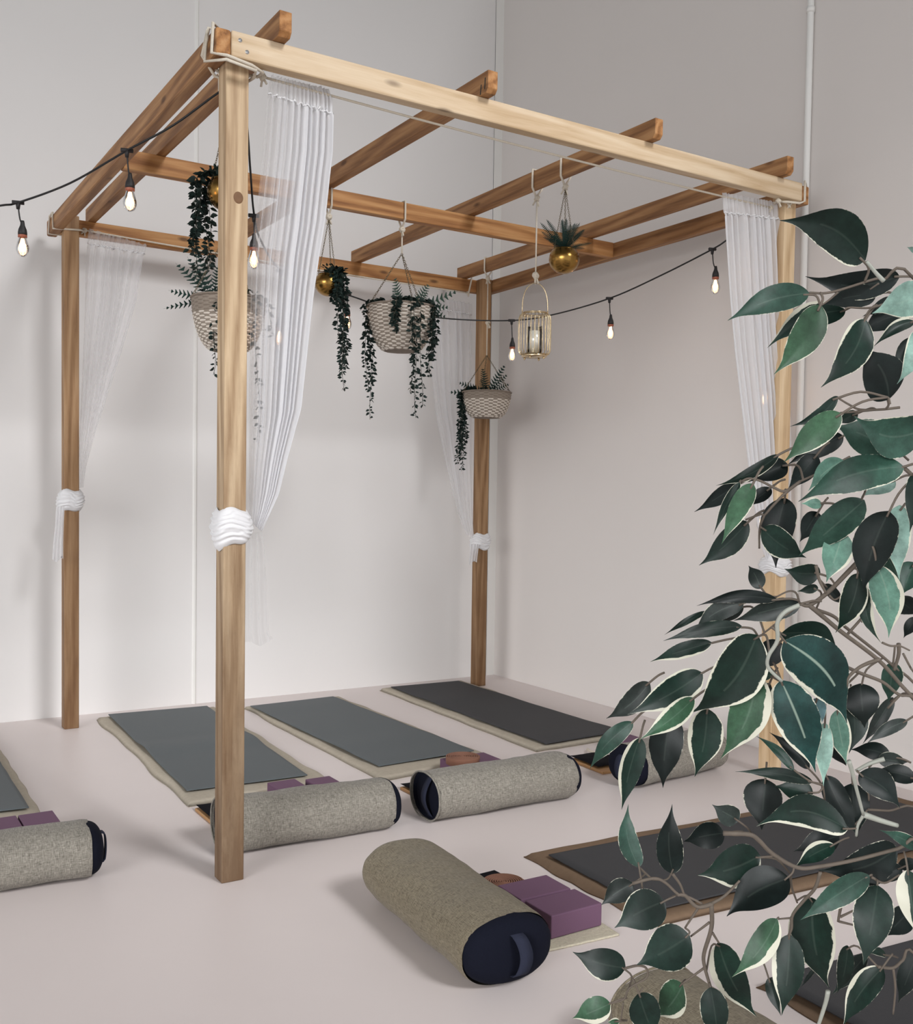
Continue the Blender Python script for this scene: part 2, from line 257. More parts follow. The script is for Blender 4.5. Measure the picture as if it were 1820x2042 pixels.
# ---------------------------------------------------------------- room
WY,VX=3.165,3.262
struct('floor',MB().box(-7,-6,-.1,VX+.1,WY+.1,0),'floor',smooth=False)
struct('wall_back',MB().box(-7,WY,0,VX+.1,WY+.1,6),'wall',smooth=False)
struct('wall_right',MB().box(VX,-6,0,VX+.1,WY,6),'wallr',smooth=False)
m=MB(); m.add([(.862,WY+.002,0),(.862,WY+.002,6),(.872,WY-.008,0),(.872,WY-.008,6),(.884,WY-.008,0),(.884,WY-.008,6),(.894,WY+.002,0),(.894,WY+.002,6)],[(0,1,3,2),(2,3,5,4),(4,5,7,6)])
struct('trim_1',m,'white',smooth=False)
m=MB().box(VX-.075,WY-.004,0,VX,WY,6); m.box(VX-.075,WY-.007,0,VX-.069,WY,6)
struct('trim_2',m,'white',smooth=False)
LEAVES=[[-0.4232,-2.9593,1.6165,-0.4977,-2.9277,1.6454,-0.489,-0.761,-0.428,0.0392,0.16,'d',0],
[-0.3069,-2.912,1.625,-0.3964,-2.8741,1.6199,-0.364,-0.895,-0.259,0.0294,-0.1,'b',0],
[-0.4119,-2.8889,1.6003,-0.4652,-2.836,1.5763,-0.706,-0.709,0.005,0.0271,0.06,'m',0],
[-0.4478,-2.9326,1.5778,-0.4798,-2.9095,1.5164,-0.579,-0.816,-0.005,0.0299,-0.06,'l',0],
[-0.3225,-2.8974,1.6081,-0.3799,-2.8787,1.5935,-0.251,-0.943,-0.22,0.0233,0.05,'b',0],
[-0.3376,-2.873,1.5947,-0.3902,-2.8196,1.5591,-0.733,-0.677,0.067,0.0281,0.12,'v',0],
[-0.3632,-2.9161,1.5768,-0.4074,-2.9036,1.5112,-0.527,-0.826,0.199,0.0318,-0.1,'v',0],
[-0.2408,-2.8796,1.6012,-0.2755,-2.8425,1.5793,-0.756,-0.646,0.103,0.0272,0.1,'b',0],
[-0.2784,-2.9097,1.5851,-0.3255,-2.8995,1.5571,-0.362,-0.888,0.284,0.0133,0.08,'v',0],
[-0.3623,-2.9846,1.5898,-0.4037,-2.955,1.5722,-0.494,-0.835,-0.24,0.0334,0.05,'p',0],
[-0.3324,-2.9219,1.5018,-0.368,-2.9156,1.5497,-0.498,-0.827,-0.26,0.0421,0.12,'b',1],
[-0.3631,-2.9729,1.5597,-0.3753,-2.9615,1.5108,-0.709,-0.705,0.014,0.0192,-0.1,'p',0],
[-0.2785,-2.9054,1.5691,-0.2821,-2.8979,1.5307,-0.919,-0.395,0.009,0.0126,0.1,'d',0],
[-0.4121,-2.9252,1.4995,-0.4468,-2.9004,1.4715,-0.592,-0.805,0.019,0.0123,-0.12,'d',1],
[-0.2594,-2.8712,1.6152,-0.2861,-2.8553,1.5962,-0.44,-0.889,-0.124,0.0141,0.0,'b',0],
[-0.3823,-2.9869,1.6239,-0.3794,-2.9686,1.6327,-0.967,0.218,-0.132,0.0056,0.0,'p',0],
[-0.4149,-2.931,1.4837,-0.4521,-2.899,1.4377,-0.622,-0.782,-0.041,0.0266,0.02,'l',1],
[-0.3118,-2.8714,1.4932,-0.3298,-2.8587,1.4823,-0.566,-0.824,-0.027,0.0125,0.0,'d',1],
[-0.3346,-2.9659,1.4709,-0.3996,-2.9363,1.4807,-0.431,-0.878,-0.209,0.0413,-0.2,'m',1],
[-0.3266,-2.9182,1.4552,-0.3627,-2.8835,1.4766,-0.741,-0.63,-0.23,0.037,0.06,'m',1],
[-0.2797,-2.8297,1.4728,-0.3187,-2.7893,1.4416,-0.678,-0.729,-0.095,0.025,0.05,'b',1],
[-0.411,-2.8564,1.4474,-0.4479,-2.8091,1.4153,-0.666,-0.697,-0.264,0.0134,-0.06,'v',1],
[-0.3678,-2.8299,1.4405,-0.4085,-2.8157,1.4216,-0.439,-0.841,0.316,0.0241,0.0,'b',1],
[-0.3383,-2.8432,1.4503,-0.3718,-2.8343,1.4121,-0.495,-0.836,0.237,0.0229,0.0,'b',1],
[-0.3607,-2.8935,1.4428,-0.3885,-2.8759,1.412,-0.498,-0.866,-0.044,0.0213,0.1,'q',1],
[-0.3484,-2.9523,1.4357,-0.4157,-2.8855,1.4032,-0.741,-0.61,0.28,0.0355,0.06,'m',1],
[-0.3302,-2.8961,1.4043,-0.3663,-2.8475,1.3449,-0.649,-0.733,-0.206,0.0355,0.04,'m',1],
[-0.3553,-2.942,1.3941,-0.3568,-2.9165,1.314,-0.909,-0.401,-0.11,0.0391,0.05,'b',1],
[-0.3171,-2.8823,1.3297,-0.3196,-2.8568,1.2649,-0.872,-0.467,-0.15,0.027,-0.08,'v',1],
[-0.3377,-2.8781,1.3712,-0.3577,-2.8755,1.3215,-0.604,-0.772,0.201,0.0317,0.0,'q',1],
[-0.3025,-2.9167,1.3999,-0.3154,-2.9282,1.3264,-0.759,-0.61,0.228,0.0264,0.04,'p',1],
[-0.3343,-2.9567,1.4319,-0.3445,-2.9587,1.3748,-0.61,-0.78,0.136,0.0207,0.0,'d',1],
[-0.2717,-2.8891,1.4253,-0.3109,-2.8789,1.4088,-0.385,-0.827,0.409,0.0185,0.0,'p',1],
[-0.4675,-2.8755,1.418,-0.4969,-2.8671,1.361,-0.475,-0.872,0.117,0.0203,0.05,'l',1],
[-0.4194,-2.8264,1.3803,-0.4611,-2.8022,1.3358,-0.529,-0.848,0.035,0.027,-0.04,'d',1],
[-0.4432,-2.8362,1.4197,-0.4773,-2.8371,1.3689,-0.408,-0.866,0.29,0.0105,0.05,'v',1],
[-0.3998,-2.7956,1.4196,-0.4479,-2.7814,1.3892,-0.286,-0.958,0.004,0.0179,0.0,'b',1],
[-0.3349,-2.7798,1.4161,-0.3638,-2.7724,1.3954,-0.535,-0.681,0.501,0.0163,0.0,'b',1],
[-0.3631,-2.8242,1.4054,-0.3693,-2.8189,1.3319,-0.852,-0.522,0.034,0.0371,0.06,'b',1],
[-0.4115,-2.8375,1.3746,-0.3532,-2.8478,1.343,-0.309,-0.911,-0.273,0.0287,0.06,'d',1],
[-0.2888,-2.8065,1.3905,-0.3064,-2.7983,1.3578,-0.516,-0.855,0.063,0.0238,0.0,'b',1],
[-0.3274,-2.8417,1.4002,-0.3518,-2.8363,1.3999,-0.212,-0.947,0.242,0.013,0.0,'q',1],
[-0.3458,-2.8576,1.3288,-0.3745,-2.8357,1.332,-0.605,-0.762,-0.232,0.0235,-0.08,'d',1],
[-0.3086,-2.8253,1.3101,-0.3342,-2.8196,1.3064,-0.221,-0.975,0.033,0.0102,0.0,'d',2],
[-0.3048,-2.8293,1.3138,-0.2707,-2.8297,1.2899,-0.197,-0.945,-0.262,0.0132,0.0,'b',2],
[-0.3516,-2.9278,1.3424,-0.3234,-2.9236,1.2672,-0.752,-0.579,-0.314,0.0308,-0.08,'q',1],
[-0.3017,-2.8792,1.3154,-0.2909,-2.8911,1.257,-0.905,-0.417,-0.082,0.0152,0.1,'c',2],
[-0.2576,-2.867,1.3528,-0.2245,-2.872,1.3074,-0.682,-0.591,-0.431,0.0248,0.0,'m',1],
[-0.2726,-2.9142,1.342,-0.2972,-2.9186,1.3097,-0.502,-0.72,0.478,0.025,0.0,'m',1],
[-0.1851,-2.8339,1.2952,-0.146,-2.8359,1.2722,-0.38,-0.719,-0.582,0.0257,0.0,'b',2],
[-0.2109,-2.877,1.2787,-0.2145,-2.8642,1.2546,-0.948,-0.317,-0.023,0.0133,0.0,'b',2],
[-0.356,-2.7884,1.3075,-0.3546,-2.7683,1.3317,-0.778,-0.46,0.428,0.0178,0.05,'g',2],
[-0.3773,-2.8298,1.3004,-0.4389,-2.777,1.291,-0.648,-0.761,-0.029,0.0143,0.1,'b',2],
[-0.3535,-2.8398,1.2958,-0.3947,-2.7864,1.2738,-0.747,-0.644,-0.167,0.0236,0.04,'g',2],
[-0.4028,-2.8077,1.2967,-0.4307,-2.7632,1.261,-0.867,-0.494,0.063,0.0211,0.1,'g',2],
[-0.3738,-2.7797,1.2909,-0.3811,-2.7516,1.2663,-0.784,-0.512,-0.352,0.0145,0.0,'g',2],
[-0.3965,-2.7491,1.2813,-0.4282,-2.7177,1.2525,-0.629,-0.765,-0.142,0.0079,0.05,'d',2],
[-0.4055,-2.8086,1.2723,-0.4676,-2.7586,1.2549,-0.648,-0.739,0.184,0.0164,0.04,'d',2],
[-0.4224,-2.7833,1.2532,-0.4622,-2.7325,1.2276,-0.766,-0.638,-0.077,0.0178,0.03,'v',2],
[-0.4295,-2.8514,1.2698,-0.4692,-2.8036,1.1854,-0.619,-0.772,-0.146,0.0533,-0.1,'v',2],
[-0.4219,-2.7706,1.2193,-0.4987,-2.74,1.1783,-0.528,-0.721,0.45,0.0341,-0.06,'v',2],
[-0.4334,-2.7016,1.1989,-0.4625,-2.6613,1.1534,-0.819,-0.573,0.017,0.0254,-0.08,'g',2],
[-0.459,-2.7965,1.2006,-0.5131,-2.776,1.1606,-0.567,-0.722,0.398,0.0234,-0.05,'w',2],
[-0.4718,-2.7189,1.1624,-0.4997,-2.6791,1.1055,-0.867,-0.492,0.082,0.0204,0.05,'m',2],
[-0.4568,-2.714,1.1429,-0.471,-2.704,1.0613,-0.474,-0.88,-0.025,0.0268,0.04,'v',2],
[-0.4092,-2.711,1.1628,-0.4129,-2.7044,1.0773,-0.698,-0.716,-0.025,0.0381,0.03,'b',2],
[-0.4071,-2.7643,1.1785,-0.4133,-2.7549,1.102,-0.573,-0.818,-0.054,0.0387,-0.04,'v',2],
[-0.4178,-2.8407,1.2317,-0.4383,-2.8141,1.1382,-0.79,-0.613,-0.001,0.0408,-0.1,'w',2],
[-0.3293,-2.7804,1.2021,-0.3434,-2.7533,1.1284,-0.903,-0.429,0.015,0.0259,0.05,'v',2],
[-0.3294,-2.7943,1.2495,-0.3483,-2.7781,1.2173,-0.722,-0.687,0.078,0.0276,0.0,'b',2],
[-0.3216,-2.7765,1.2076,-0.3444,-2.7682,1.2204,-0.44,-0.871,-0.218,0.016,0.0,'m',2],
[-0.4017,-2.8607,1.2637,-0.3272,-2.8853,1.1755,-0.379,-0.923,-0.062,0.0552,-0.12,'t',2],
[-0.3704,-2.8294,1.2646,-0.311,-2.8599,1.2382,-0.525,-0.818,-0.235,0.0316,-0.2,'d',2],
[-0.3936,-2.8509,1.2218,-0.3659,-2.8738,1.1278,-0.828,-0.549,-0.11,0.0465,-0.04,'t',2],
[-0.3166,-2.8314,1.1927,-0.3258,-2.847,1.1637,-0.844,-0.312,0.437,0.0217,0.0,'s',2],
[-0.3003,-2.8322,1.1651,-0.3081,-2.8378,1.0983,-0.885,-0.444,0.14,0.0199,0.0,'p',2],
[-0.2954,-2.8421,1.1795,-0.2717,-2.8414,1.1157,-0.554,-0.805,-0.214,0.024,0.02,'q',2],
[-0.2405,-2.8189,1.179,-0.2521,-2.8282,1.1248,-0.626,-0.735,0.26,0.0302,-0.1,'d',2],
[-0.241,-2.8309,1.202,-0.2414,-2.8385,1.1538,-0.808,-0.58,0.098,0.0377,0.0,'b',2],
[-0.2125,-2.8515,1.2266,-0.2065,-2.8432,1.1793,-0.615,-0.76,-0.211,0.0241,0.0,'m',2],
[-0.1818,-2.8504,1.1583,-0.2165,-2.8236,1.1306,-0.715,-0.644,0.271,0.0148,0.05,'g',2],
[-0.1602,-2.8161,1.1765,-0.188,-2.7983,1.1206,-0.653,-0.752,0.086,0.0172,0.0,'g',2],
[-0.2464,-2.7697,1.0932,-0.2709,-2.7303,1.1304,-0.775,-0.616,0.142,0.0166,0.08,'b',2],
[-0.2951,-2.7883,1.1022,-0.3122,-2.7465,1.1352,-0.731,-0.581,0.357,0.0111,0.08,'m',2],
[-0.2713,-2.7957,1.0876,-0.3381,-2.7428,1.0954,-0.606,-0.785,0.129,0.0149,0.06,'d',2],
[-0.2774,-2.732,1.0769,-0.2814,-2.7309,1.0159,-0.894,-0.446,0.051,0.0466,0.0,'b',2],
[-0.2681,-2.7936,1.0735,-0.2901,-2.7564,1.0769,-0.758,-0.486,0.435,0.0252,0.0,'d',3],
[-0.3209,-2.7329,1.0346,-0.3462,-2.7157,1.0518,-0.584,-0.81,-0.051,0.0259,0.0,'g',3],
[-0.2513,-2.8283,1.0404,-0.3374,-2.7764,1.0437,-0.465,-0.795,0.389,0.0392,0.2,'v',3],
[-0.1556,-2.8248,1.0002,-0.2441,-2.7873,0.979,-0.426,-0.871,0.243,0.0446,-0.1,'b',3],
[-0.2132,-2.7812,1.0025,-0.2611,-2.7652,0.9804,-0.493,-0.573,0.655,0.0225,0.04,'v',3],
[-0.1767,-2.7598,1.0013,-0.2177,-2.7269,0.9785,-0.687,-0.681,0.255,0.0306,0.0,'b',3],
[-0.2228,-2.7744,1.0834,-0.2045,-2.8082,1.0173,-0.698,-0.697,0.164,0.0283,0.03,'b',2],
[-0.147,-2.754,1.0587,-0.1531,-2.7671,0.9953,-0.834,-0.519,0.188,0.0379,0.0,'b',3],
[-0.2373,-2.83,1.1011,-0.2038,-2.8613,1.0652,-0.471,-0.834,0.286,0.0332,-0.1,'b',2],
[-0.1837,-2.8649,1.0959,-0.2051,-2.8236,1.0977,-0.792,-0.431,0.432,0.0212,0.06,'b',2],
[-0.1693,-2.822,1.1092,-0.1949,-2.7856,1.1135,-0.693,-0.542,0.476,0.0224,0.06,'b',2],
[-0.1873,-2.8175,1.108,-0.1511,-2.8339,1.1032,-0.382,-0.903,0.197,0.019,0.0,'g',2],
[-0.1982,-2.7615,1.1206,-0.1645,-2.7587,1.0811,-0.534,-0.679,-0.504,0.0199,0.0,'b',2],
[-0.1714,-2.8621,1.0147,-0.2192,-2.8474,1.0386,-0.25,-0.964,0.093,0.0149,0.04,'m',3],
[-0.3961,-2.6492,0.9679,-0.3969,-2.6293,1.0377,-0.578,-0.787,0.217,0.0247,-0.12,'m',3],
[-0.3588,-2.6677,0.9589,-0.3626,-2.6691,1.0416,-0.479,-0.877,-0.037,0.033,-0.08,'b',3],
[-0.2928,-2.6849,1.0015,-0.3296,-2.6531,0.9892,-0.653,-0.555,0.516,0.0328,0.0,'b',3],
[-0.2805,-2.7304,0.9856,-0.3456,-2.6961,0.9635,-0.517,-0.819,0.25,0.0485,-0.06,'v',3],
[-0.2872,-2.7787,0.9768,-0.3415,-2.7356,0.9295,-0.761,-0.38,0.526,0.0482,0.08,'b',3],
[-0.395,-2.6381,0.9447,-0.4283,-2.6198,0.9192,-0.622,-0.726,0.294,0.0281,0.05,'g',3],
[-0.3928,-2.6902,0.9411,-0.4457,-2.6655,0.9124,-0.549,-0.75,0.369,0.0455,0.04,'d',3],
[-0.3638,-2.7021,0.8989,-0.4229,-2.6788,0.8696,-0.518,-0.705,0.484,0.0512,-0.03,'d',3],
[-0.3773,-2.6077,0.8263,-0.4267,-2.5655,0.841,-0.557,-0.766,0.323,0.0383,-0.05,'d',3],
[-0.412,-2.6213,0.797,-0.446,-2.5906,0.7731,-0.725,-0.666,0.173,0.0312,0.0,'w',3],
[-0.3191,-2.6462,0.8082,-0.3314,-2.6122,0.754,-0.976,-0.192,0.1,0.0399,-0.08,'w',3],
[-0.3872,-2.6434,0.8126,-0.3648,-2.6522,0.753,-0.402,-0.915,-0.017,0.0385,0.03,'d',3],
[-0.3248,-2.6988,0.8268,-0.3231,-2.7129,0.7613,-0.543,-0.824,0.163,0.0339,0.0,'d',3],
[-0.2895,-2.6752,0.8636,-0.2344,-2.6918,0.7589,-0.607,-0.77,-0.197,0.0422,0.06,'v',3],
[-0.2841,-2.7611,0.9224,-0.335,-2.7418,0.8583,-0.651,-0.693,0.308,0.0306,-0.06,'w',3],
[-0.2589,-2.758,0.8977,-0.2782,-2.7646,0.8082,-0.855,-0.471,0.219,0.0378,-0.04,'v',3],
[-0.2141,-2.7519,0.9301,-0.1947,-2.7642,0.8165,-0.879,-0.466,-0.1,0.056,0.06,'v',3],
[-0.2126,-2.8295,0.9814,-0.2747,-2.787,0.9272,-0.67,-0.712,0.211,0.0292,0.03,'m',3],
[-0.2023,-2.8332,0.9693,-0.2319,-2.8398,0.8864,-0.709,-0.637,0.304,0.0439,0.0,'d',3],
[-0.1805,-2.8553,0.9899,-0.1862,-2.8755,0.9181,-0.937,-0.309,0.161,0.0298,0.0,'c',3],
[-0.1627,-2.7655,0.8653,-0.1583,-2.7475,0.7948,-0.903,-0.399,-0.157,0.0202,-0.05,'d',3],
[-0.1563,-2.8104,0.8545,-0.1898,-2.7806,0.7795,-0.92,-0.227,0.32,0.0324,0.04,'v',3],
[-0.0906,-2.7405,0.8272,-0.1183,-2.7102,0.7687,-0.885,-0.42,0.203,0.021,0.0,'d',3],
[-0.0842,-2.8072,0.8543,-0.0939,-2.7889,0.7846,-0.907,-0.421,0.016,0.0256,0.0,'b',3],
[-0.1171,-2.7869,0.8507,-0.1463,-2.7832,0.8582,0.011,-0.874,0.486,0.011,0.1,'d',3],
[-0.0669,-2.7848,0.8947,-0.1095,-2.7785,0.8684,-0.415,-0.769,0.486,0.0322,0.0,'b',3],
[-0.0905,-2.7868,0.954,-0.1308,-2.7712,0.9402,-0.449,-0.782,0.431,0.0217,0.0,'b',3],
[-0.0802,-2.7992,0.9628,-0.0864,-2.7733,0.9489,-0.975,-0.218,0.03,0.0163,0.0,'b',3],
[-0.3692,-2.5891,0.7492,-0.3831,-2.5812,0.7483,-0.494,-0.845,0.206,0.0098,0.0,'w',3],
[-0.1864,-2.6658,0.7905,-0.1887,-2.6889,0.7509,-0.86,-0.417,0.294,0.0162,0.0,'d',3],
[-0.1464,-2.7073,0.8104,-0.1739,-2.7057,0.791,-0.533,-0.444,0.72,0.0057,0.0,'g',3],
[0.0374,-2.9503,1.2868,0.0127,-3.0138,1.2548,-0.355,0.131,1.0,0.0391,0.0,'m',2],
[0.0576,-2.9729,1.291,0.1074,-3.0239,1.2769,0.336,-0.317,1.0,0.0378,-0.04,'d',2],
[0.0497,-2.9967,1.2791,0.0385,-3.0367,1.2334,0.345,0.197,1.0,0.0321,0.08,'v',2],
[0.0453,-3.0204,1.2814,-0.0179,-3.0668,1.2787,0.243,0.35,1.0,0.0408,-0.08,'b',2],
[0.075,-3.0443,1.2687,0.1311,-3.0805,1.2667,0.127,0.42,1.0,0.0347,0.1,'m',2],
[0.0577,-3.0723,1.2513,0.0068,-3.1323,1.248,0.446,0.031,1.0,0.041,-0.06,'b',2],
[0.0671,-3.0871,1.2163,0.0372,-3.0967,1.1377,-0.448,0.132,1.0,0.044,0.05,'b',2],
[0.0906,-3.1058,1.1982,0.1444,-3.0881,1.1745,-0.028,0.192,1.0,0.0319,-0.08,'m',2],
[0.075,-3.1439,1.1639,0.0354,-3.1931,1.1143,-0.085,-0.499,1.0,0.0418,0.06,'v',2],
[0.0808,-2.8589,1.2466,0.0606,-2.8221,1.1909,-0.024,0.384,1.0,0.0363,-0.07,'m',2],
[0.1161,-2.8699,1.2492,0.1565,-2.8901,1.2079,0.367,0.17,1.0,0.0319,0.05,'v',2],
[0.1388,-2.8623,1.2462,0.2018,-2.8583,1.1954,-0.397,0.122,1.0,0.0421,-0.04,'m',2],
[0.1597,-2.8684,1.2411,0.2064,-2.8982,1.2156,0.235,-0.491,1.0,0.0317,0.03,'d',2],
[0.1794,-2.8541,1.2247,0.2358,-2.8258,1.1696,-0.116,-0.04,1.0,0.0436,-0.0,'d',2],
[0.2012,-2.8484,1.212,0.2604,-2.8009,1.1834,-0.216,0.399,1.0,0.0422,-0.08,'v',2],
[0.2252,-2.8497,1.1952,0.2984,-2.8203,1.193,0.5,-0.022,1.0,0.041,0.05,'d',2],
[0.247,-2.8551,1.1663,0.3145,-2.8631,1.1523,0.247,0.062,1.0,0.0361,0.04,'m',2],
[0.2616,-2.8571,1.1274,0.3073,-2.8889,1.0655,0.196,-0.288,1.0,0.0433,0.06,'v',2],
[0.0983,-2.8804,1.0705,0.1645,-2.8713,1.0255,-0.229,-0.339,1.0,0.0419,0.09,'d',2],
[0.1202,-2.8862,1.072,0.1907,-2.8876,1.0301,-0.2,-0.14,1.0,0.0426,0.03,'d',2],
[0.133,-2.8869,1.0619,0.1535,-2.8732,0.9962,0.481,0.35,1.0,0.0365,-0.08,'d',2],
[0.1536,-2.908,1.0656,0.1717,-2.981,1.0551,-0.238,0.099,1.0,0.0395,-0.05,'v',2],
[0.1822,-2.906,1.0493,0.2435,-2.955,1.0172,-0.112,0.215,1.0,0.0441,-0.06,'b',2],
[0.2009,-2.8968,1.0259,0.2366,-2.8777,0.9741,-0.014,-0.064,1.0,0.0342,0.01,'d',2],
[0.226,-2.9129,1.0114,0.2777,-2.9476,0.9918,0.114,0.494,1.0,0.034,-0.04,'d',2],
[0.249,-2.911,0.9835,0.3109,-2.9211,0.9553,0.143,-0.246,1.0,0.0358,0.06,'v',2],
[0.2572,-2.9275,0.9572,0.2589,-2.9944,0.9497,-0.007,0.196,1.0,0.035,-0.08,'v',2],
[0.0255,-2.9435,1.1764,-0.0054,-2.9831,1.1201,0.191,0.377,1.0,0.0392,0.06,'d',2],
[0.0399,-2.9703,1.181,0.0736,-3.0208,1.147,-0.33,-0.112,1.0,0.0362,0.01,'v',2],
[0.0237,-2.9945,1.1837,-0.0232,-3.0476,1.1796,0.371,0.181,1.0,0.0369,-0.1,'d',2],
[0.0419,-3.0161,1.1668,0.0833,-3.067,1.1129,-0.39,-0.144,1.0,0.0442,-0.08,'d',2],
[0.0306,-3.0423,1.1551,0.008,-3.0943,1.1159,-0.408,0.407,1.0,0.0358,-0.05,'v',2],
[0.0354,-3.0687,1.1406,0.0298,-3.1356,1.1128,-0.068,-0.3,1.0,0.0378,0.03,'d',2],
[0.0433,-3.0925,1.1246,0.0751,-3.1689,1.1244,-0.409,-0.442,1.0,0.043,-0.03,'b',2],
[0.0406,-3.1008,1.0836,0.0506,-3.0925,1.0118,0.084,0.374,1.0,0.0379,-0.09,'d',2],
[0.0477,-3.1334,1.0571,0.0878,-3.1678,1.0054,-0.287,-0.149,1.0,0.0385,-0.04,'d',2],
[-0.0103,-2.934,1.0534,-0.0207,-2.9801,0.9969,-0.052,-0.116,1.0,0.0383,-0.02,'b',2],
[-0.0314,-2.9453,1.0539,-0.0814,-2.9499,0.9915,0.007,-0.187,1.0,0.0417,-0.05,'b',2],
[-0.0432,-2.9625,1.0488,-0.0725,-2.9559,0.9961,0.454,-0.25,1.0,0.0315,0.09,'d',2],
[-0.0604,-2.9942,1.0505,-0.1196,-3.052,1.0331,-0.272,-0.013,1.0,0.044,0.06,'m',2],
[-0.0555,-2.9962,1.0308,-0.0156,-2.9606,0.9823,0.077,-0.319,1.0,0.0376,-0.02,'b',2],
[-0.0861,-3.0325,1.0152,-0.1332,-3.0839,0.9677,0.463,-0.009,1.0,0.0439,0.01,'v',2],
[-0.1033,-3.0344,0.9983,-0.1518,-2.998,0.9836,0.455,-0.031,1.0,0.0324,-0.07,'m',2],
[-0.1037,-3.0743,0.9661,-0.0944,-3.1307,0.919,-0.231,-0.204,1.0,0.0385,0.09,'d',2],
[-0.1174,-3.0924,0.9337,-0.1081,-3.1361,0.884,-0.277,-0.247,1.0,0.0347,-0.03,'d',2],
[0.1441,-2.8946,0.5745,0.2174,-2.8823,0.5452,-0.47,0.203,1.0,0.0415,-0.01,'b',2],
[0.1722,-2.9157,0.5697,0.1879,-2.9553,0.5237,-0.16,-0.191,1.0,0.0326,0.03,'b',2],
[0.2174,-2.9153,0.5667,0.2734,-2.9141,0.5143,-0.474,0.013,1.0,0.0399,-0.09,'m',2],
[0.2523,-2.9244,0.5559,0.2944,-2.9215,0.4872,-0.349,-0.005,1.0,0.042,-0.08,'m',2],
[0.2938,-2.9311,0.5467,0.3466,-2.9163,0.504,-0.103,-0.475,1.0,0.0361,-0.06,'v',2],
[0.332,-2.9513,0.533,0.388,-2.9891,0.5052,0.087,0.434,1.0,0.038,0.02,'v',2],
[0.3711,-2.9609,0.5164,0.4313,-2.9991,0.5138,-0.362,-0.433,1.0,0.0371,-0.09,'d',2],
[0.4082,-2.9568,0.4831,0.4579,-2.9337,0.4507,0.025,0.236,1.0,0.0331,-0.01,'d',2],
[0.4429,-2.9762,0.4485,0.4865,-3.0001,0.3889,0.179,0.493,1.0,0.0403,-0.08,'m',2],
[0.0881,-2.9,0.612,0.1068,-2.9318,0.54,-0.183,0.419,1.0,0.0421,-0.04,'m',2],
[0.1128,-2.9149,0.6221,0.1453,-2.9706,0.6042,-0.414,-0.297,1.0,0.0348,0.08,'d',2],
[0.1358,-2.9102,0.6108,0.1797,-2.9077,0.5568,0.28,0.167,1.0,0.0362,0.08,'v',2],
[0.1574,-2.9285,0.6085,0.2127,-2.9801,0.5778,0.206,0.081,1.0,0.0425,-0.1,'b',2],
[0.1791,-2.9207,0.5936,0.2346,-2.8875,0.5546,-0.197,-0.458,1.0,0.0393,-0.1,'d',2],
[0.2034,-2.9324,0.5822,0.2676,-2.9186,0.5734,-0.13,0.182,1.0,0.0344,0.07,'m',2],
[0.2224,-2.9423,0.5545,0.2736,-2.9359,0.5227,0.42,0.187,1.0,0.0315,0.02,'b',2],
[0.243,-2.9439,0.5347,0.2946,-2.9094,0.5288,-0.027,-0.298,1.0,0.0324,-0.03,'v',2],
[0.2618,-2.9653,0.4957,0.3128,-2.9894,0.4481,-0.147,0.395,1.0,0.0384,-0.09,'b',2],
[0.061,-2.9555,0.6897,0.0818,-3.0325,0.6662,0.093,-0.077,1.0,0.0432,0.06,'d',2],
[0.0719,-2.9822,0.6937,0.0907,-3.0495,0.6894,0.156,0.008,1.0,0.0364,0.04,'v',2],
[0.0777,-3.006,0.6821,0.0736,-3.0716,0.6345,0.118,0.19,1.0,0.0422,0.07,'v',2],
[0.0919,-3.0334,0.6765,0.1054,-3.0974,0.6467,-0.483,-0.402,1.0,0.0374,0.01,'v',2],
[0.111,-3.0559,0.6694,0.1699,-3.1069,0.6669,0.421,0.03,1.0,0.0405,-0.05,'d',2],
[0.1091,-3.0832,0.6425,0.103,-3.144,0.5856,-0.182,0.2,1.0,0.0434,0.03,'d',2],
[0.1319,-3.1007,0.6211,0.1919,-3.1133,0.5682,-0.2,-0.492,1.0,0.0421,-0.04,'b',2],
[0.1323,-3.1278,0.5901,0.1368,-3.1451,0.5153,0.01,-0.183,1.0,0.04,0.01,'d',2],
[0.1403,-3.1625,0.565,0.1322,-3.2203,0.522,0.174,0.067,1.0,0.0377,0.09,'m',2],
[0.0346,-2.9645,0.7525,-0.015,-3.0026,0.7497,0.431,0.089,1.0,0.0325,0.01,'d',2],
[0.0579,-2.9919,0.7408,0.0856,-3.0219,0.6669,-0.427,-0.18,1.0,0.0439,0.03,'d',2],
[0.0659,-3.0307,0.7457,0.0951,-3.0895,0.7252,-0.445,-0.012,1.0,0.0358,0.1,'d',2],
[0.0708,-3.0535,0.7284,0.0922,-3.0729,0.6685,-0.011,0.412,1.0,0.0346,-0.0,'d',2],
[0.069,-3.0938,0.7235,0.0518,-3.1589,0.6959,0.161,0.411,1.0,0.0379,-0.0,'b',2],
[0.0797,-3.1209,0.7002,0.0821,-3.1605,0.6508,-0.062,-0.007,1.0,0.0329,0.01,'d',2],
[0.096,-3.1536,0.6886,0.1451,-3.2043,0.6813,0.114,0.405,1.0,0.0369,0.03,'v',2],
[0.088,-3.175,0.6496,0.0675,-3.1798,0.5782,-0.183,0.098,1.0,0.0387,-0.1,'d',2],
[0.0965,-3.2198,0.63,0.0857,-3.2913,0.614,0.024,-0.412,1.0,0.0385,-0.07,'v',2],
[-0.0278,-2.9637,1.2169,-0.0915,-2.9939,1.2122,-0.169,0.12,1.0,0.0367,0.08,'v',2],
[-0.0367,-3.0013,1.2122,-0.067,-3.0612,1.1795,-0.487,0.127,1.0,0.0388,0.06,'b',2],
[-0.0509,-3.0331,1.2067,-0.0709,-3.0904,1.1667,-0.265,0.137,1.0,0.0378,0.07,'d',2],
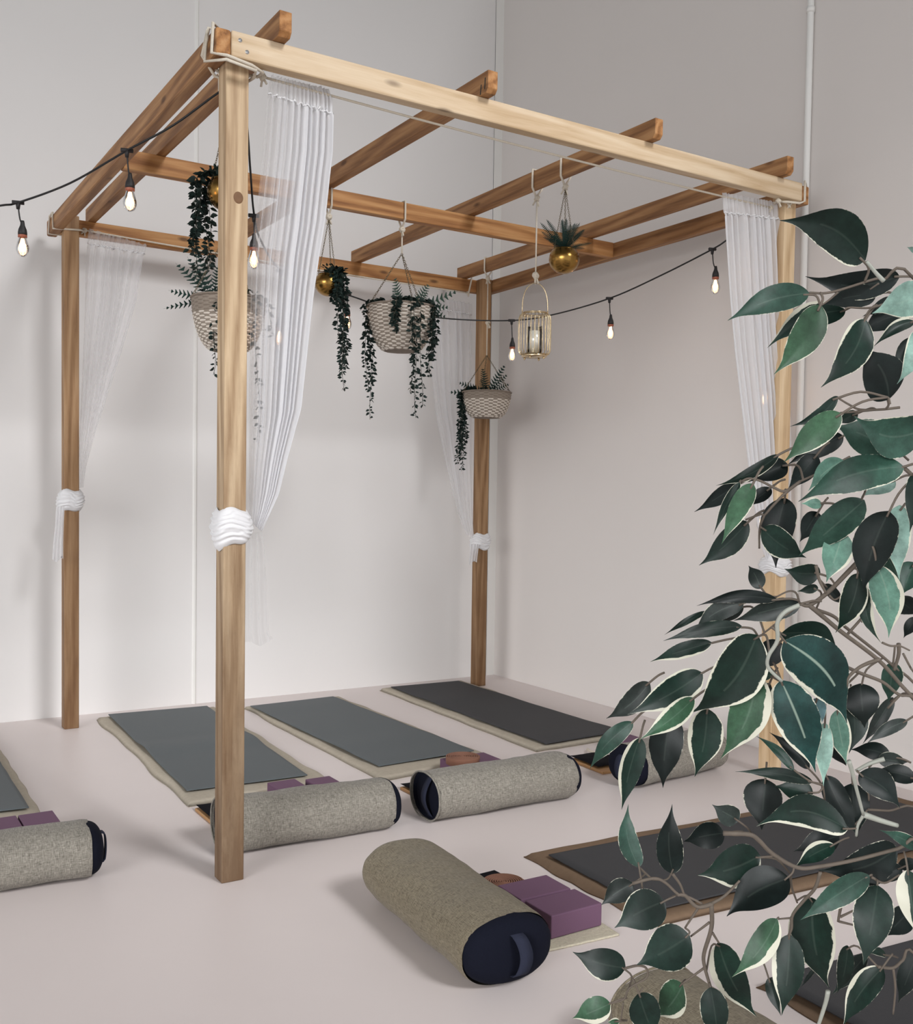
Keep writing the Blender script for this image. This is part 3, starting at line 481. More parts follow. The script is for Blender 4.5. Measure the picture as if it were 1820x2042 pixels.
[-0.0509,-3.0514,1.1981,0.0138,-3.0416,1.1526,0.008,0.361,1.0,0.0415,0.08,'v',2],
[-0.0855,-3.0956,1.1851,-0.1113,-3.1385,1.1485,-0.49,0.173,1.0,0.0322,0.09,'d',2],
[-0.1042,-3.1292,1.1742,-0.1515,-3.195,1.1605,0.446,-0.358,1.0,0.0428,0.09,'m',2],
[-0.1178,-3.1624,1.1513,-0.149,-3.2322,1.1322,-0.429,0.39,1.0,0.041,-0.08,'d',2],
[-0.1371,-3.1914,1.1225,-0.1835,-3.2439,1.0908,0.447,-0.175,1.0,0.04,-0.08,'v',2],
[-0.1563,-3.2042,1.0966,-0.2191,-3.1576,1.0896,0.267,-0.075,1.0,0.0408,0.03,'m',2],
[0.0608,-2.9457,0.9666,0.0784,-2.9913,0.9228,-0.377,-0.352,1.0,0.0341,-0.02,'m',2],
[0.0755,-2.9681,0.9687,0.1217,-3.0182,0.921,-0.35,0.153,1.0,0.0432,-0.04,'m',2],
[0.0732,-2.9872,0.9599,0.0555,-3.0052,0.9039,-0.456,0.068,1.0,0.0319,-0.06,'d',2],
[0.0984,-3.0012,0.956,0.1529,-2.9736,0.9079,-0.209,0.355,1.0,0.0405,-0.03,'v',2],
[0.0957,-3.042,0.9436,0.0836,-3.0952,0.9028,-0.276,0.019,1.0,0.0354,0.03,'d',2],
[0.1138,-3.0661,0.928,0.1364,-3.1195,0.8958,0.171,0.293,1.0,0.0345,0.08,'d',2],
[0.1268,-3.084,0.9023,0.1661,-3.1156,0.8443,0.291,-0.036,1.0,0.0399,0.09,'v',2],
[0.1405,-3.1118,0.887,0.2015,-3.1692,0.8849,-0.24,0.32,1.0,0.0436,-0.02,'m',2],
[0.1462,-3.1244,0.843,0.1764,-3.1199,0.777,0.448,0.458,1.0,0.0378,0.08,'v',2]]
TWIGS=[[0.0022,0,0.029,-2.872,1.4833,-0.1735,-2.9239,1.4983,-0.3761,-2.9758,1.6033,-0.3991,-2.9605,1.6019,-0.4052,-2.9568,1.6028,-0.4359,-2.9336,1.5909,-0.4525,-2.9226,1.5901],
[0.0015,0,-0.3892,-2.9038,1.6012,-0.3948,-2.8984,1.5941,-0.4007,-2.8931,1.5885],
[-0.0028,0,-0.4465,-2.9956,1.5891,-0.454,-2.9927,1.596,-0.4624,-2.99,1.6046],
[0.0014,0,-0.3584,-2.926,1.6098,-0.3643,-2.9208,1.6042],
[0.0017,0,-0.3387,-2.9352,1.5961,-0.3599,-2.9193,1.5877,-0.3775,-2.9078,1.5874,-0.3806,-2.9053,1.5853],
[0.0015,0,-0.3576,-2.9213,1.5898,-0.361,-2.9178,1.5847,-0.3637,-2.9139,1.5765],
[0.0019,1,-0.3172,-2.9237,1.4951,-0.3321,-2.9134,1.4928,-0.3492,-2.9022,1.4924,-0.3592,-2.8969,1.497,-0.3694,-2.8917,1.5031],
[0.0019,1,-0.3366,-2.9105,1.4927,-0.3524,-2.8996,1.4903,-0.3649,-2.8912,1.489],
[0.0017,1,-0.3697,-2.9501,1.4933,-0.3717,-2.9501,1.4983,-0.3728,-2.9497,1.4993],
[0.0028,1,-0.347,-2.9501,1.4358,-0.3363,-2.9547,1.4267,-0.3291,-2.9581,1.4216,-0.15,-2.915,1.3166,0.029,-2.872,1.3016],
[0.0025,1,-0.3491,-2.8909,1.4454,-0.3533,-2.8877,1.4431],
[0.0022,1,-0.3851,-2.862,1.4219,-0.3962,-2.8525,1.4118,-0.406,-2.8469,1.4149,-0.4182,-2.8405,1.4213,-0.4287,-2.8342,1.4238,-0.4354,-2.8289,1.4199],
[0.0022,1,-0.3851,-2.862,1.4219,-0.3959,-2.8522,1.4096,-0.4029,-2.8447,1.3985,-0.4083,-2.837,1.3873,-0.4114,-2.8354,1.3883,-0.4229,-2.8258,1.3825],
[0.0019,1,-0.4083,-2.837,1.3873,-0.4086,-2.8319,1.3738,-0.4039,-2.8277,1.3535],
[0.0022,1,-0.3484,-2.8916,1.4465,-0.3686,-2.8751,1.432,-0.3851,-2.862,1.4219],
[0.0039,1,-0.3136,-2.8831,1.3454,-0.3211,-2.8733,1.3315,-0.3338,-2.8569,1.3079,-0.3457,-2.8446,1.2947,-0.3536,-2.8399,1.2958],
[0.0036,2,-0.3457,-2.8446,1.2947,-0.3312,-2.8501,1.2831,-0.3105,-2.8579,1.2667,-0.2707,-2.8737,1.2371,-0.244,-2.8823,1.2105,-0.2136,-2.8889,1.1804,-0.0923,-2.8804,1.0754,0.029,-2.872,1.0604],
[0.0028,2,-0.298,-2.8146,1.2849,-0.2802,-2.8239,1.2777,-0.266,-2.8291,1.2655,-0.2294,-2.8437,1.2372,-0.2113,-2.8507,1.2222,-0.1767,-2.8636,1.1918,-0.0738,-2.8678,1.0868,0.029,-2.872,1.0718],
[0.0017,2,-0.3549,-2.8395,1.2969,-0.3604,-2.8395,1.3074,-0.3675,-2.8355,1.3091,-0.3765,-2.8276,1.303],
[-0.0033,2,-0.4383,-2.9091,1.3052,-0.4477,-2.9005,1.2985,-0.4508,-2.8944,1.2877,-0.4462,-2.8909,1.2703,-0.4491,-2.8833,1.2548,-0.4459,-2.8808,1.2427,-0.4318,-2.8851,1.2295],
[0.0017,2,-0.3581,-2.8353,1.2909,-0.371,-2.8208,1.2728,-0.3813,-2.8096,1.2594],
[0.0025,1,-0.3916,-2.8889,1.3398,-0.385,-2.8879,1.3255,-0.3759,-2.889,1.3123],
[0.0017,2,-0.3313,-2.8577,1.3056,-0.3253,-2.86,1.301,-0.3199,-2.8652,1.3058],
[0.0022,2,-0.3041,-2.8612,1.2645,-0.2957,-2.8732,1.2838,-0.2957,-2.8744,1.2873],
[0.0017,2,-0.296,-2.8709,1.2778,-0.2873,-2.8777,1.2809],
[0.003,2,-0.312,-2.9061,1.2448,-0.3218,-2.8981,1.2399,-0.3286,-2.8917,1.2339,-0.3335,-2.8852,1.2244,-0.3321,-2.8825,1.2137],
[0.0028,2,-0.2989,-2.8529,1.2293,-0.2811,-2.8617,1.221,-0.259,-2.8729,1.2115,-0.2416,-2.8797,1.1981,-0.2165,-2.8906,1.1858,-0.0938,-2.8813,1.0808,0.029,-2.872,1.0658],
[0.0033,2,-0.2568,-2.8884,1.2545,-0.2535,-2.8865,1.2424,-0.2528,-2.8814,1.2252],
[0.0017,2,-0.315,-2.9103,1.2622,-0.3067,-2.9145,1.2589,-0.2993,-2.9193,1.259,-0.2897,-2.924,1.2545],
[0.0017,2,-0.2942,-2.9198,1.251,-0.2834,-2.9216,1.2359,-0.2751,-2.9237,1.2266,-0.1231,-2.8979,1.1216,0.029,-2.872,1.1066],
[0.0022,2,-0.2405,-2.8803,1.1975,-0.2453,-2.8695,1.1818],
[-0.0033,2,-0.3361,-2.8913,1.1413,-0.3266,-2.8885,1.1281,-0.3121,-2.8835,1.1067,-0.2908,-2.8767,1.0752],
[-0.005,3,-0.2443,-2.8425,1.0592,-0.2243,-2.8506,1.0514,-0.2059,-2.8586,1.0451],
[-0.0028,3,-0.244,-2.8423,1.0584,-0.243,-2.8349,1.0452,-0.2378,-2.8293,1.0303],
[-0.0039,2,-0.2165,-2.8469,1.1183,-0.2271,-2.8364,1.1123,-0.2357,-2.8245,1.1021],
[0.0017,3,-0.2582,-2.7982,1.0826,-0.2514,-2.7954,1.0709,-0.247,-2.7929,1.062],
[0.0017,3,-0.2137,-2.8254,1.0805,-0.205,-2.8203,1.0628],
[0.0022,3,-0.1579,-2.7849,1.0359,-0.1363,-2.7981,1.0347,-0.1024,-2.8191,1.0334,-0.0367,-2.8456,0.9284,0.029,-2.872,0.9134],
[0.0022,3,-0.3941,-2.647,0.9669,-0.377,-2.6517,0.9506],
[0.0028,3,-0.4287,-2.6749,0.9636,-0.4103,-2.6895,0.9706,-0.3973,-2.6956,0.965,-0.3819,-2.6997,0.9505,-0.3702,-2.7056,0.9463,-0.3552,-2.7119,0.9376],
[0.0025,3,-0.3934,-2.7029,0.9767,-0.3832,-2.7042,0.9637,-0.375,-2.7034,0.9484],
[0.0017,3,-0.3931,-2.6883,0.9399,-0.3833,-2.6977,0.9475],
[0.0017,3,-0.361,-2.7503,1.0305,-0.3491,-2.7572,1.0292,-0.3374,-2.7657,1.0309],
[0.0039,3,-0.3631,-2.7497,1.0318,-0.3389,-2.7646,1.0307,-0.3267,-2.7682,1.0234,-0.307,-2.7704,1.0056,-0.2776,-2.782,0.9874,-0.2561,-2.7966,0.9893,-0.2253,-2.8202,0.9985,-0.1912,-2.8494,1.0138,-0.172,-2.8664,1.0217,-0.0715,-2.8692,0.9167,0.029,-2.872,0.9017],
[0.0017,3,-0.316,-2.7625,1.0004,-0.3,-2.7739,1.0029],
[0.003,3,-0.2539,-2.7951,0.982,-0.2526,-2.7871,0.9601,-0.2584,-2.7768,0.9437,-0.2634,-2.7658,0.9242,-0.2594,-2.7614,0.9062,-0.2597,-2.7571,0.8955],
[0.0017,3,-0.2633,-2.7642,0.92,-0.2768,-2.7549,0.9182],
[0.0022,3,-0.2167,-2.7951,0.9221,-0.2066,-2.8053,0.9312],
[0.0022,3,-0.216,-2.7933,0.916,-0.1994,-2.802,0.9111],
[0.0028,3,-0.221,-2.7994,0.9399,-0.217,-2.7926,0.916],
[0.0022,3,-0.2417,-2.7429,0.9605,-0.2355,-2.7399,0.9424,-0.224,-2.7391,0.9211],
[-0.0039,3,-0.244,-2.8025,0.8451,-0.2417,-2.7981,0.8299,-0.24,-2.7898,0.8052,-0.2397,-2.7854,0.7927],
[0.0028,3,-0.1595,-2.806,0.8542,-0.1438,-2.8157,0.853,-0.1373,-2.824,0.864,-0.1293,-2.8328,0.8734,-0.0502,-2.8524,0.7684,0.029,-2.872,0.7534],
[0.0022,3,-0.1438,-2.8157,0.853,-0.1327,-2.8118,0.8233,-0.124,-2.804,0.7868],
[0.0022,3,-0.2036,-2.8252,0.9764,-0.1884,-2.8318,0.9686,-0.1773,-2.8436,0.9798],
[0.0039,3,-0.3443,-2.7189,0.9377,-0.3587,-2.708,0.9336,-0.3744,-2.7038,0.9486,-0.3818,-2.6992,0.9491],
[0.0028,3,-0.3461,-2.7177,0.9377,-0.3363,-2.7285,0.9486,-0.3273,-2.7424,0.969],
[0.0022,3,-0.3573,-2.7081,0.9317,-0.3633,-2.6937,0.9046],
[0.0039,3,-0.3461,-2.7177,0.9377,-0.3376,-2.7104,0.905,-0.3357,-2.6976,0.8685,-0.3302,-2.6942,0.85,-0.3176,-2.6919,0.8221],
[0.0022,3,-0.3415,-2.711,0.9127,-0.3549,-2.6947,0.893],
[0.0022,3,-0.335,-2.7096,0.8986,-0.3249,-2.7107,0.8844],
[0.0022,3,-0.3302,-2.6942,0.85,-0.3477,-2.6738,0.8256],
[0.0022,3,-0.4091,-2.6422,0.8472,-0.397,-2.6516,0.8514,-0.3877,-2.6562,0.8476,-0.3846,-2.6532,0.8343,-0.3981,-2.6388,0.8192,-0.4002,-2.6315,0.8029,-0.4122,-2.6216,0.7972],
[0.0017,3,-0.3998,-2.6303,0.7988,-0.3965,-2.6229,0.7728],
[0.0017,3,-0.385,-2.6474,0.8195,-0.3864,-2.6435,0.8113],
[0.0034,2,0.029,-2.872,1.2692,0.0466,-2.9587,1.2941,0.0643,-3.0454,1.2633,0.0824,-3.1347,1.1732],
[0.0034,2,0.029,-2.872,1.2346,0.1031,-2.8652,1.2595,0.1771,-2.8584,1.2287,0.2534,-2.8514,1.1386],
[0.0034,2,0.029,-2.872,1.0549,0.1042,-2.8854,1.0798,0.1793,-2.8988,1.049,0.2568,-2.9126,0.9589],
[0.0034,2,0.029,-2.872,1.1636,0.0325,-2.956,1.1885,0.0359,-3.0399,1.1577,0.0395,-3.1264,1.0676],
[0.0034,2,0.029,-2.872,1.0409,-0.02,-2.9415,1.0658,-0.069,-3.011,1.0349,-0.1195,-3.0826,0.9449],
[0.0034,2,0.029,-2.872,0.556,0.1628,-2.9049,0.5809,0.2966,-2.9377,0.5501,0.4345,-2.9716,0.46],
[0.0034,2,0.029,-2.872,0.6014,0.1024,-2.9012,0.6263,0.1758,-2.9304,0.5955,0.2515,-2.9604,0.5054],
[0.0034,2,0.029,-2.872,0.6699,0.0663,-2.9639,0.6949,0.1036,-3.0559,0.664,0.142,-3.1506,0.5739],
[0.0034,2,0.029,-2.872,0.7292,0.052,-2.982,0.7541,0.075,-3.092,0.7233,0.0987,-3.2053,0.6332],
[0.0034,2,0.029,-2.872,1.194,-0.0282,-2.9846,1.2189,-0.0854,-3.0971,1.188,-0.1443,-3.2131,1.098],
[0.0034,2,0.029,-2.872,0.9526,0.0656,-2.9556,0.9775,0.1022,-3.0392,0.9467,0.1399,-3.1253,0.8566]]
CURTAIN={'A':[[0.1781,0.035,2.9066,0.4014,0.035,2.9074],[0.1707,0.035,2.8836,0.418,0.035,2.8707],[0.1637,0.035,2.8145,0.4188,0.035,2.7971],[0.15,0.035,2.6338,0.418,0.035,2.6768],[0.1306,0.035,2.4523,0.4088,0.035,2.59],[0.1146,0.035,2.3233,0.3942,0.035,2.4283],[0.1059,0.035,2.2347,0.3714,0.035,2.286],[0.1032,0.035,2.0916,0.3544,0.035,2.169],[0.1023,0.035,1.9483,0.3396,0.035,2.0395],[0.1014,0.035,1.8047,0.3231,0.035,1.8805],[0.1024,0.035,1.6608,0.3047,0.035,1.7198],[0.1034,0.035,1.5164,0.2511,0.035,1.5303],[0.1041,0.035,1.4078,0.2189,0.035,1.4004],[0.1065,0.035,1.3353,0.1885,0.035,1.3357],[0.1105,0.035,1.299,0.1545,0.035,1.2623]],'At':[[0.1195,0.09,1.2568,0.1753,0.09,1.2565],[0.116,0.09,1.2052,0.1873,0.09,1.2136],[0.1147,0.09,1.1129,0.194,0.09,1.1107],[0.1155,0.09,1.0018,0.2007,0.09,0.9981],[0.1163,0.09,0.8868,0.2094,0.09,0.8812],[0.1166,0.09,0.844,0.2235,0.09,0.8464]],'B':[[0.1514,2.86,2.9433,0.4819,2.86,2.8979],[0.143,2.86,2.9011,0.476,2.86,2.8609],[0.1346,2.86,2.7538,0.4583,2.86,2.7982],[0.1291,2.86,2.5188,0.4233,2.86,2.553],[0.1181,2.86,2.2241,0.3387,2.86,2.244],[0.107,2.86,1.9289,0.2549,2.86,1.9682],[0.0958,2.86,1.6923,0.1807,2.86,1.7256],[0.0846,2.86,1.5146,0.1353,2.86,1.5456],[0.0735,2.86,1.4108,0.1185,2.86,1.4205]],'Bt':[[-0.0576,2.72,1.3085,-0.0117,2.72,1.3089],[-0.0631,2.72,1.1937,-0.0172,2.72,1.1935],[-0.0739,2.72,1.0932,-0.0199,2.72,1.0926],[-0.0793,2.72,0.9985,-0.0199,2.72,1.003]],'Cc':[[2.4231,2.84,2.8251,2.8059,2.84,2.8056],[2.4361,2.84,2.7772,2.8067,2.84,2.7621],[2.4644,2.84,2.5325,2.8106,2.84,2.5371],[2.4855,2.84,2.2393,2.8157,2.84,2.2459],[2.5224,2.84,1.9988,2.8202,2.84,1.9903],[2.5672,2.84,1.8035,2.8234,2.84,1.8071],[2.6167,2.84,1.6066,2.8273,2.84,1.5868],[2.6664,2.84,1.4188,2.8349,2.84,1.4028],[2.7205,2.84,1.2549,2.8425,2.84,1.2182],[2.7787,2.84,1.1299,2.8579,2.84,1.0886]],'Ct':[[2.7688,2.76,1.0564,2.8468,2.76,1.0555],[2.7658,2.76,0.9835,2.835,2.76,0.9822],[2.7584,2.76,0.9106,2.8273,2.76,0.9273]],'D':[[2.4618,0.035,2.8839,2.8542,0.035,2.902],[2.4706,0.035,2.8233,2.8599,0.035,2.8505],[2.49,0.035,2.6537,2.8764,0.035,2.7106],[2.5271,0.035,2.3737,2.8988,0.035,2.4169],[2.5665,0.035,2.1344,2.9273,0.035,2.1668],[2.6086,0.035,1.9316,2.9581,0.035,1.9554],[2.6594,0.035,1.697,2.9791,0.035,1.7106],[2.7022,0.035,1.4989,2.9871,0.035,1.5049],[2.7519,0.035,1.3235,2.9876,0.035,1.2983],[2.8014,0.035,1.1713,2.9746,0.035,1.1431],[2.8416,0.035,1.0814,2.9542,0.035,1.0788]]}
CORD=[[-0.8044,0.9003,2.4374],[-0.5898,0.9432,2.5204],[-0.5218,0.9597,2.5474],[-0.3676,0.7417,2.5987],[-0.22,0.4696,2.6793],[-0.089,0.3278,2.7581],[0.0453,0.2213,2.8735],[0.1066,0.207,2.9138],[0.1897,0.3293,2.8545],[0.2382,0.409,2.674],[0.3023,0.5407,2.5471],[0.3983,0.7142,2.4839],[0.6784,1.1883,2.4757],[1.0017,1.5761,2.5069],[1.2618,1.6811,2.5067],[1.4053,1.609,2.4574],[1.6172,1.7096,2.4563],[1.9881,1.7664,2.4636],[2.3468,1.6522,2.4773],[2.4916,1.4389,2.4969],[2.5873,1.0198,2.5427],[2.6323,0.6351,2.616],[2.6774,0.3104,2.6972],[2.7056,0.2339,2.7349],[2.8366,0.1885,2.8296],[2.9872,0.14,2.8763]]
BULBS=[[-0.5218,0.9597,2.5474,-0.5079,0.9432,2.3815,0],[-0.22,0.4696,2.6793,-0.2119,0.4563,2.5009,0],[0.3022,0.5403,2.5368,0.3009,0.5336,2.3687,0],[0.6784,1.1883,2.4757,0.6699,1.1797,2.1614,0],[1.2618,1.6811,2.5067,1.2607,1.6754,2.3624,0],[2.3468,1.6522,2.4773,2.3478,1.6426,2.279,0],[2.5873,1.0198,2.5427,2.5906,1.0093,2.3572,0],[2.6774,0.3104,2.6972,2.689,0.2947,2.5163,0],[2.9825,0.2054,2.1381,2.9766,0.2009,1.9534,1],[2.9599,0.1915,1.505,2.956,0.1845,1.294,1]]
# ---------------------------------------------------------------- wall pipe
pipe=thing('wall_pipe','slim white vertical pipe running up the right wall behind the curtain post','pipe',(VX-.022,.19,0))
MB().tube([(0,0,0),(0,0,6)],.018,16).build('tube','white',pipe)
for z in (.6,2.2,4.0): MB().tube([(0,0,z),(0,0,z+.03)],.0215,16).add([],[]).build('pipe_clip','white',pipe)
# ---------------------------------------------------------------- pergola
P_,T_,H_,ZT=.0823,.0547,.0904,2.99; LX,LY=2.945,2.876; ZB=ZT-H_
perg=thing('pergola','open wooden pergola frame of square posts and crossing roof timbers','pergola',(0,0,0))
def timber(name,mat,a,b,w,h,bev=.004,endcut=0,label=None,ends=True):
    """beam from a to b (centre line), local X = length; w across, h up (or second axis)"""
    a=Vector(a); b=Vector(b); L=(b-a).length; d=(b-a).normalized()
    m=MB()
    if endcut:
        c=endcut
        m.add([(c,-w/2,-h/2),(0,-w/2,-h/2+c*1.1),(0,-w/2,h/2),(L,-w/2,h/2),(L,-w/2,-h/2),(c,w/2,-h/2),(0,w/2,-h/2+c*1.1),(0,w/2,h/2),(L,w/2,h/2),(L,w/2,-h/2)],
          [(0,1,2,3,4),(9,8,7,6,5),(0,5,6,1),(1,6,7,2),(2,7,8,3),(3,8,9,4),(4,9,5,0)])
    else: m.box(0,-w/2,-h/2,L,w/2,h/2)
    o=m.build(name,mat,perg,smooth=False,bevel=bev)
    z=Vector((0,0,1)) if abs(d.z)<.9 else Vector((0,-1,0)); y=z.cross(d).normalized(); z=d.cross(y)
    o.matrix_world=Matrix(((d.x,y.x,z.x,a.x),(d.y,y.y,z.y,a.y),(d.z,y.z,z.z,a.z),(0,0,0,1)))
    if label: o['label']=label
    return o
def endgrain(o,parent_mat='endgrain'):
    o.data.materials.append(M['endgrain'])
    for p in o.data.polygons:
        if abs(p.normal.x)>.6: p.material_index=1
    return o
for i,(x,y) in enumerate(((0,0),(0,LY-P_),(LX-P_,LY-P_),(LX-P_,0))):
    top=ZT if i!=9 else ZB
    p=timber('post',['post','post_mid','post_mid','post_pale'][i],(x+P_/2,y+P_/2,0),(x+P_/2,y+P_/2,top),P_,P_,.004,label=['nearest post with a round knot and dark stained foot','left rear post','corner post','right post, half hidden by leaves'][i])
    if i==0:
        k=MB(); k.lathe([(0,.0006),(.010,.0012),(.016,.0008),(.018,-.0004)],20); kn=k.build('knot','knot',p); kn.scale=(1.15,1,1); kn.matrix_world=Matrix.Translation((.046,-.0002,2.44))@Matrix.Rotation(PI/2,4,'X')@Matrix.Scale(1.2,4,(0,1,0))
front=timber('beam','pale',(0,-T_/2,ZT-H_/2),(2.925,-T_/2,ZT-H_/2),T_,H_,.006,label='pale front beam')
for x,z in ((.03,2.961),(.055,2.927)):
    s=MB().lathe([(0,.002),(.0022,.002),(.0024,.0008),(.0062,.0022),(.0072,0)],18); so=s.build('screw','metal',front); so.matrix_world=Matrix.Translation((x,-T_-.0002,z))@Matrix.Rotation(PI/2,4,'X')
endgrain(timber('beam','brown',(-T_/2,-.052,ZT-H_/2),(-T_/2,3.02,ZT-H_/2),T_,H_,.009,label='left side beam'))
timber('beam','amber',(-.0,LY+T_/2,ZT-H_/2),(LX-.01,LY+T_/2,ZT-H_/2),T_,H_,.004,label='back beam')
endgrain(timber('beam','brown',(LX+T_/2+.004,-.03,ZT-H_/2),(LX+T_/2+.004,LY+T_,ZT-H_/2),T_,H_,.006,label='right side beam'))
timber('beam','amber',(0,1.425+T_/2,ZT-H_/2),(LX+.004,1.425+T_/2,ZT-H_/2),T_,H_,.004,label='middle cross beam')
RX=[.149,1.011,1.887,2.742]; RW=.046; RH=.0855
for x in RX:
    endgrain(timber('rafter','brown',(x+RW/2,-.113,ZT+RH/2),(x+RW/2,2.952,ZT+RH/2),RW,RH,.003,endcut=.016))
ink=MB()
for (y,z0,z1,sl) in ((-.093,.017,.06,.004),(-.062,.003,.042,.006)): ink.add([(RX[1]-.0006,y,ZT+z0),(RX[1]-.0006,y+.007,ZT+z0),(RX[1]-.0006,y+.007-sl,ZT+z1),(RX[1]-.0006,y-sl,ZT+z1)],[(0,1,2,3)])
ink.build('stamp_mark','darkink',perg,smooth=False)
# ---------------------------------------------------------------- curtain ropes
def knot(mb,c,r,n=4,seed=0):
    rr=random.Random(seed)
    for i in range(n):
        ax=Vector((rr.uniform(-1,1),rr.uniform(-1,1),rr.uniform(-1,1))).normalized(); u=ax.orthogonal().normalized(); v=ax.cross(u)
        mb.tube([Vector(c)+(u*math.cos(2*PI*k/14)+v*math.sin(2*PI*k/14))*r for k in range(14)],r*.55,7,closed=True)
    for i in range(2):
        d=Vector((rr.uniform(-.6,.6),rr.uniform(-.6,.6),-1)).normalized(); mb.tube([c,Vector(c)+d*r*2.2,Vector(c)+d*r*3.4],r*.4,6)
def curtain_rope(label,a,b,sag,loops,ktseed):
    r=thing('curtain_rope',label,'rope',a,0,None); a=Vector(a); b=Vector(b)
    pts=[(b-a)*(i/16)+Vector((0,0,-sag*4*(i/16)*(1-i/16))) for i in range(17)]
    MB().tube(pts,.0048,8).build('line','rope',r)
    for off,loop in loops:
        m=MB(); m.tube([Vector(p)-a for p in loop],.0058,8,closed=True); m.build('loop','rope',r)
    m=MB(); knot(m,Vector((0,0,0)),.010,4,ktseed); m.build('knot','rope',r)
    m=MB(); knot(m,b-a,.008,3,ktseed+1); m.build('knot','rope',r)
def lp(x0,x1,y0,y1,z0,z1,tilt=0):
    return [(x0,y0,z0),(x1,y0,z0+tilt),(x1,y1,z0+tilt),(x1,y1,z1),(x0,y1,z1),(x0,y0,z1)]
curtain_rope('white cord strung along the front beam holding both front curtains',(.145,.035,2.893),(2.80,.035,2.868),.012,
  [(0,[(-.062,-.045,3.0),(-.062,-.03,2.905),(-.02,-.068,2.893),(.07,-.064,2.882),(.125,-.02,2.885),(.13,.045,2.893),(.0,.095,2.90),(-.062,.06,2.93),(-.062,.0,3.0),(-.02,.0,3.0)]),
   (0,[(-.066,.0,2.99),(-.066,.03,2.895),(-.022,-.066,2.880),(.085,-.062,2.868),(.10,.0,2.868),(.09,.09,2.87),(-.01,.095,2.88),(-.063,.07,2.93)]),
   ],1)
curtain_rope('short cord looped round the end of the front beam above the right curtain',(2.79,-.02,2.888),(2.86,-.03,2.885),0,
  [(0,[(2.932,-.062,2.998),(2.934,-.062,2.90),(2.90,-.06,2.885),(2.83,-.04,2.885),(2.80,.0,2.89),(2.86,.09,2.89),(3.01,.09,2.895),(3.012,.0,2.95),(2.99,-.02,2.998)])],3)
curtain_rope('cord strung along the back beam holding the two rear curtains',(.125,2.86,2.93),(2.78,2.86,2.885),.01,
  [(0,[(-.062,2.80,2.99),(-.06,2.80,2.90),(.09,2.785,2.91),(.12,2.85,2.92),(.09,2.94,2.9),(-.06,2.94,2.9),(-.06,2.9,2.99)]),
   (0,[(2.80,2.84,2.99),(2.77,2.83,2.88),(2.80,2.88,2.88),(2.83,2.94,2.9),(2.85,2.94,3.0)])],5)
# ---------------------------------------------------------------- curtains
def lerp_rows(rows,v):
    n=len(rows)-1; zs=[(r[2]+r[5])/2 for r in rows]
    z=zs[0]+(zs[-1]-zs[0])*v
    for i in range(n):
        if zs[i]>=z>=zs[i+1] or i==n-1:
            t=(z-zs[i])/(zs[i+1]-zs[i]) if zs[i+1]!=zs[i] else 0; t=min(max(t,0),1)
            return [a+(b-a)*t for a,b in zip(rows[i],rows[i+1])]
def curtain(label,key,mat,folds,amp,post,z0,z1,tailkey=None,seed=0,wrapr=.022,side=1,head=True,skew=.02):
    rows=CURTAIN[key]; root=thing('curtain',label,'curtain',(post[0]+P_/2,post[1]+P_/2,z0),0,'sheer curtains tied to the pergola posts')
    O=Vector(root.location)
    def fn(u,v):
        # u down, v across
        r=lerp_rows(rows,u); a=Vector(r[:3]); b=Vector(r[3:]); w=(b-a).length
        wob=noise.noise(Vector((v*3+seed,u*1.1,seed)))*.9
        ph=2*PI*folds*(v+wob*.08)+seed
        A=min(amp,w*.06)*(1+.6*noise.noise(Vector((v*5,u*1.4,seed+4))))
        if u<.05: A*=.45; ph*=1.6
        A+=0
        p=a+(b-a)*v; off=Vector((.25*math.cos(ph*.5)*A,math.sin(ph)*A+.4*A*math.sin(ph*2.3+seed),0))
        if u<.02: off.z+=.006*noise.noise(Vector((v*22,seed,0)))
        return tuple(p+off-O)
    gridobj('curtain_panel',fn,110,150,mat,root)
    if head:
        def line(u,zoff,r):
            pts=[]
            for j in range(61):
                p=Vector(fn(u,j/60)); p.z+=zoff+.004*math.sin(j*1.1)+.003*math.sin(j*2.7); p.y-=.003; pts.append(p)
            return MB().tube(pts,[r*(1+.5*math.sin(k*1.9)) for k in range(61)],6)
        line(.048,0,.0032).build('gathered_seam','voile',root)
    # wrap tied round the post
    px,py=post; h=(z1-z0)
    rr=random.Random(seed)
    def wfn(u,v):
        a=2*PI*v; c=P_/2; e=3.2
        R=(abs(math.cos(a))**e+abs(math.sin(a))**e)**(-1/e)
        bul=math.sin(PI*min(max(u,.0),1))**.6
        wr=0.0036*math.sin(u*38+2.2*math.sin(a+seed)+noise.noise(Vector((u*3,math.cos(a)*2,seed)))*6)+.0012*math.sin(u*57+a*1.4)
        rad=(c+.004+wrapr*bul+wr*bul)*R*(1+.05*noise.noise(Vector((math.cos(a)*1.2,math.sin(a)*1.2,u*1.5+seed))))
        z=h*u+.016*math.sin(a*1+.7+seed)*(1-u)+.007*math.sin(3*a+seed)
        return (rad*math.cos(a),rad*math.sin(a),z)
    gridobj('tie_wrap',wfn,40,72,'voile',root)
    if tailkey:
        tr=CURTAIN[tailkey]
        def tf(u,v):
            r=lerp_rows(tr,u); a=Vector(r[:3]); b=Vector(r[3:]); p=a+(b-a)*v; w=(b-a).length
            return tuple(p+Vector((0,math.sin(v*2*PI*3+seed+u)*w*.08,.01*math.sin(v*7+seed) if u>.95 else 0))-O)
        gridobj('tail',tf,40,40,'sheer_t' if tailkey=='At' else 'sheer_d',root)
    return root
curtain('sheer white curtain hanging beside the nearest post, tied round it in a thick band','A','sheer_a',10,.013,(0,0),1.215,1.345,'At',1,.024)
curtain('sheer white curtain tied to the left rear post against the back wall','B','sheer_b',6,.024,(0,LY-P_),1.27,1.405,'Bt',2,.03)
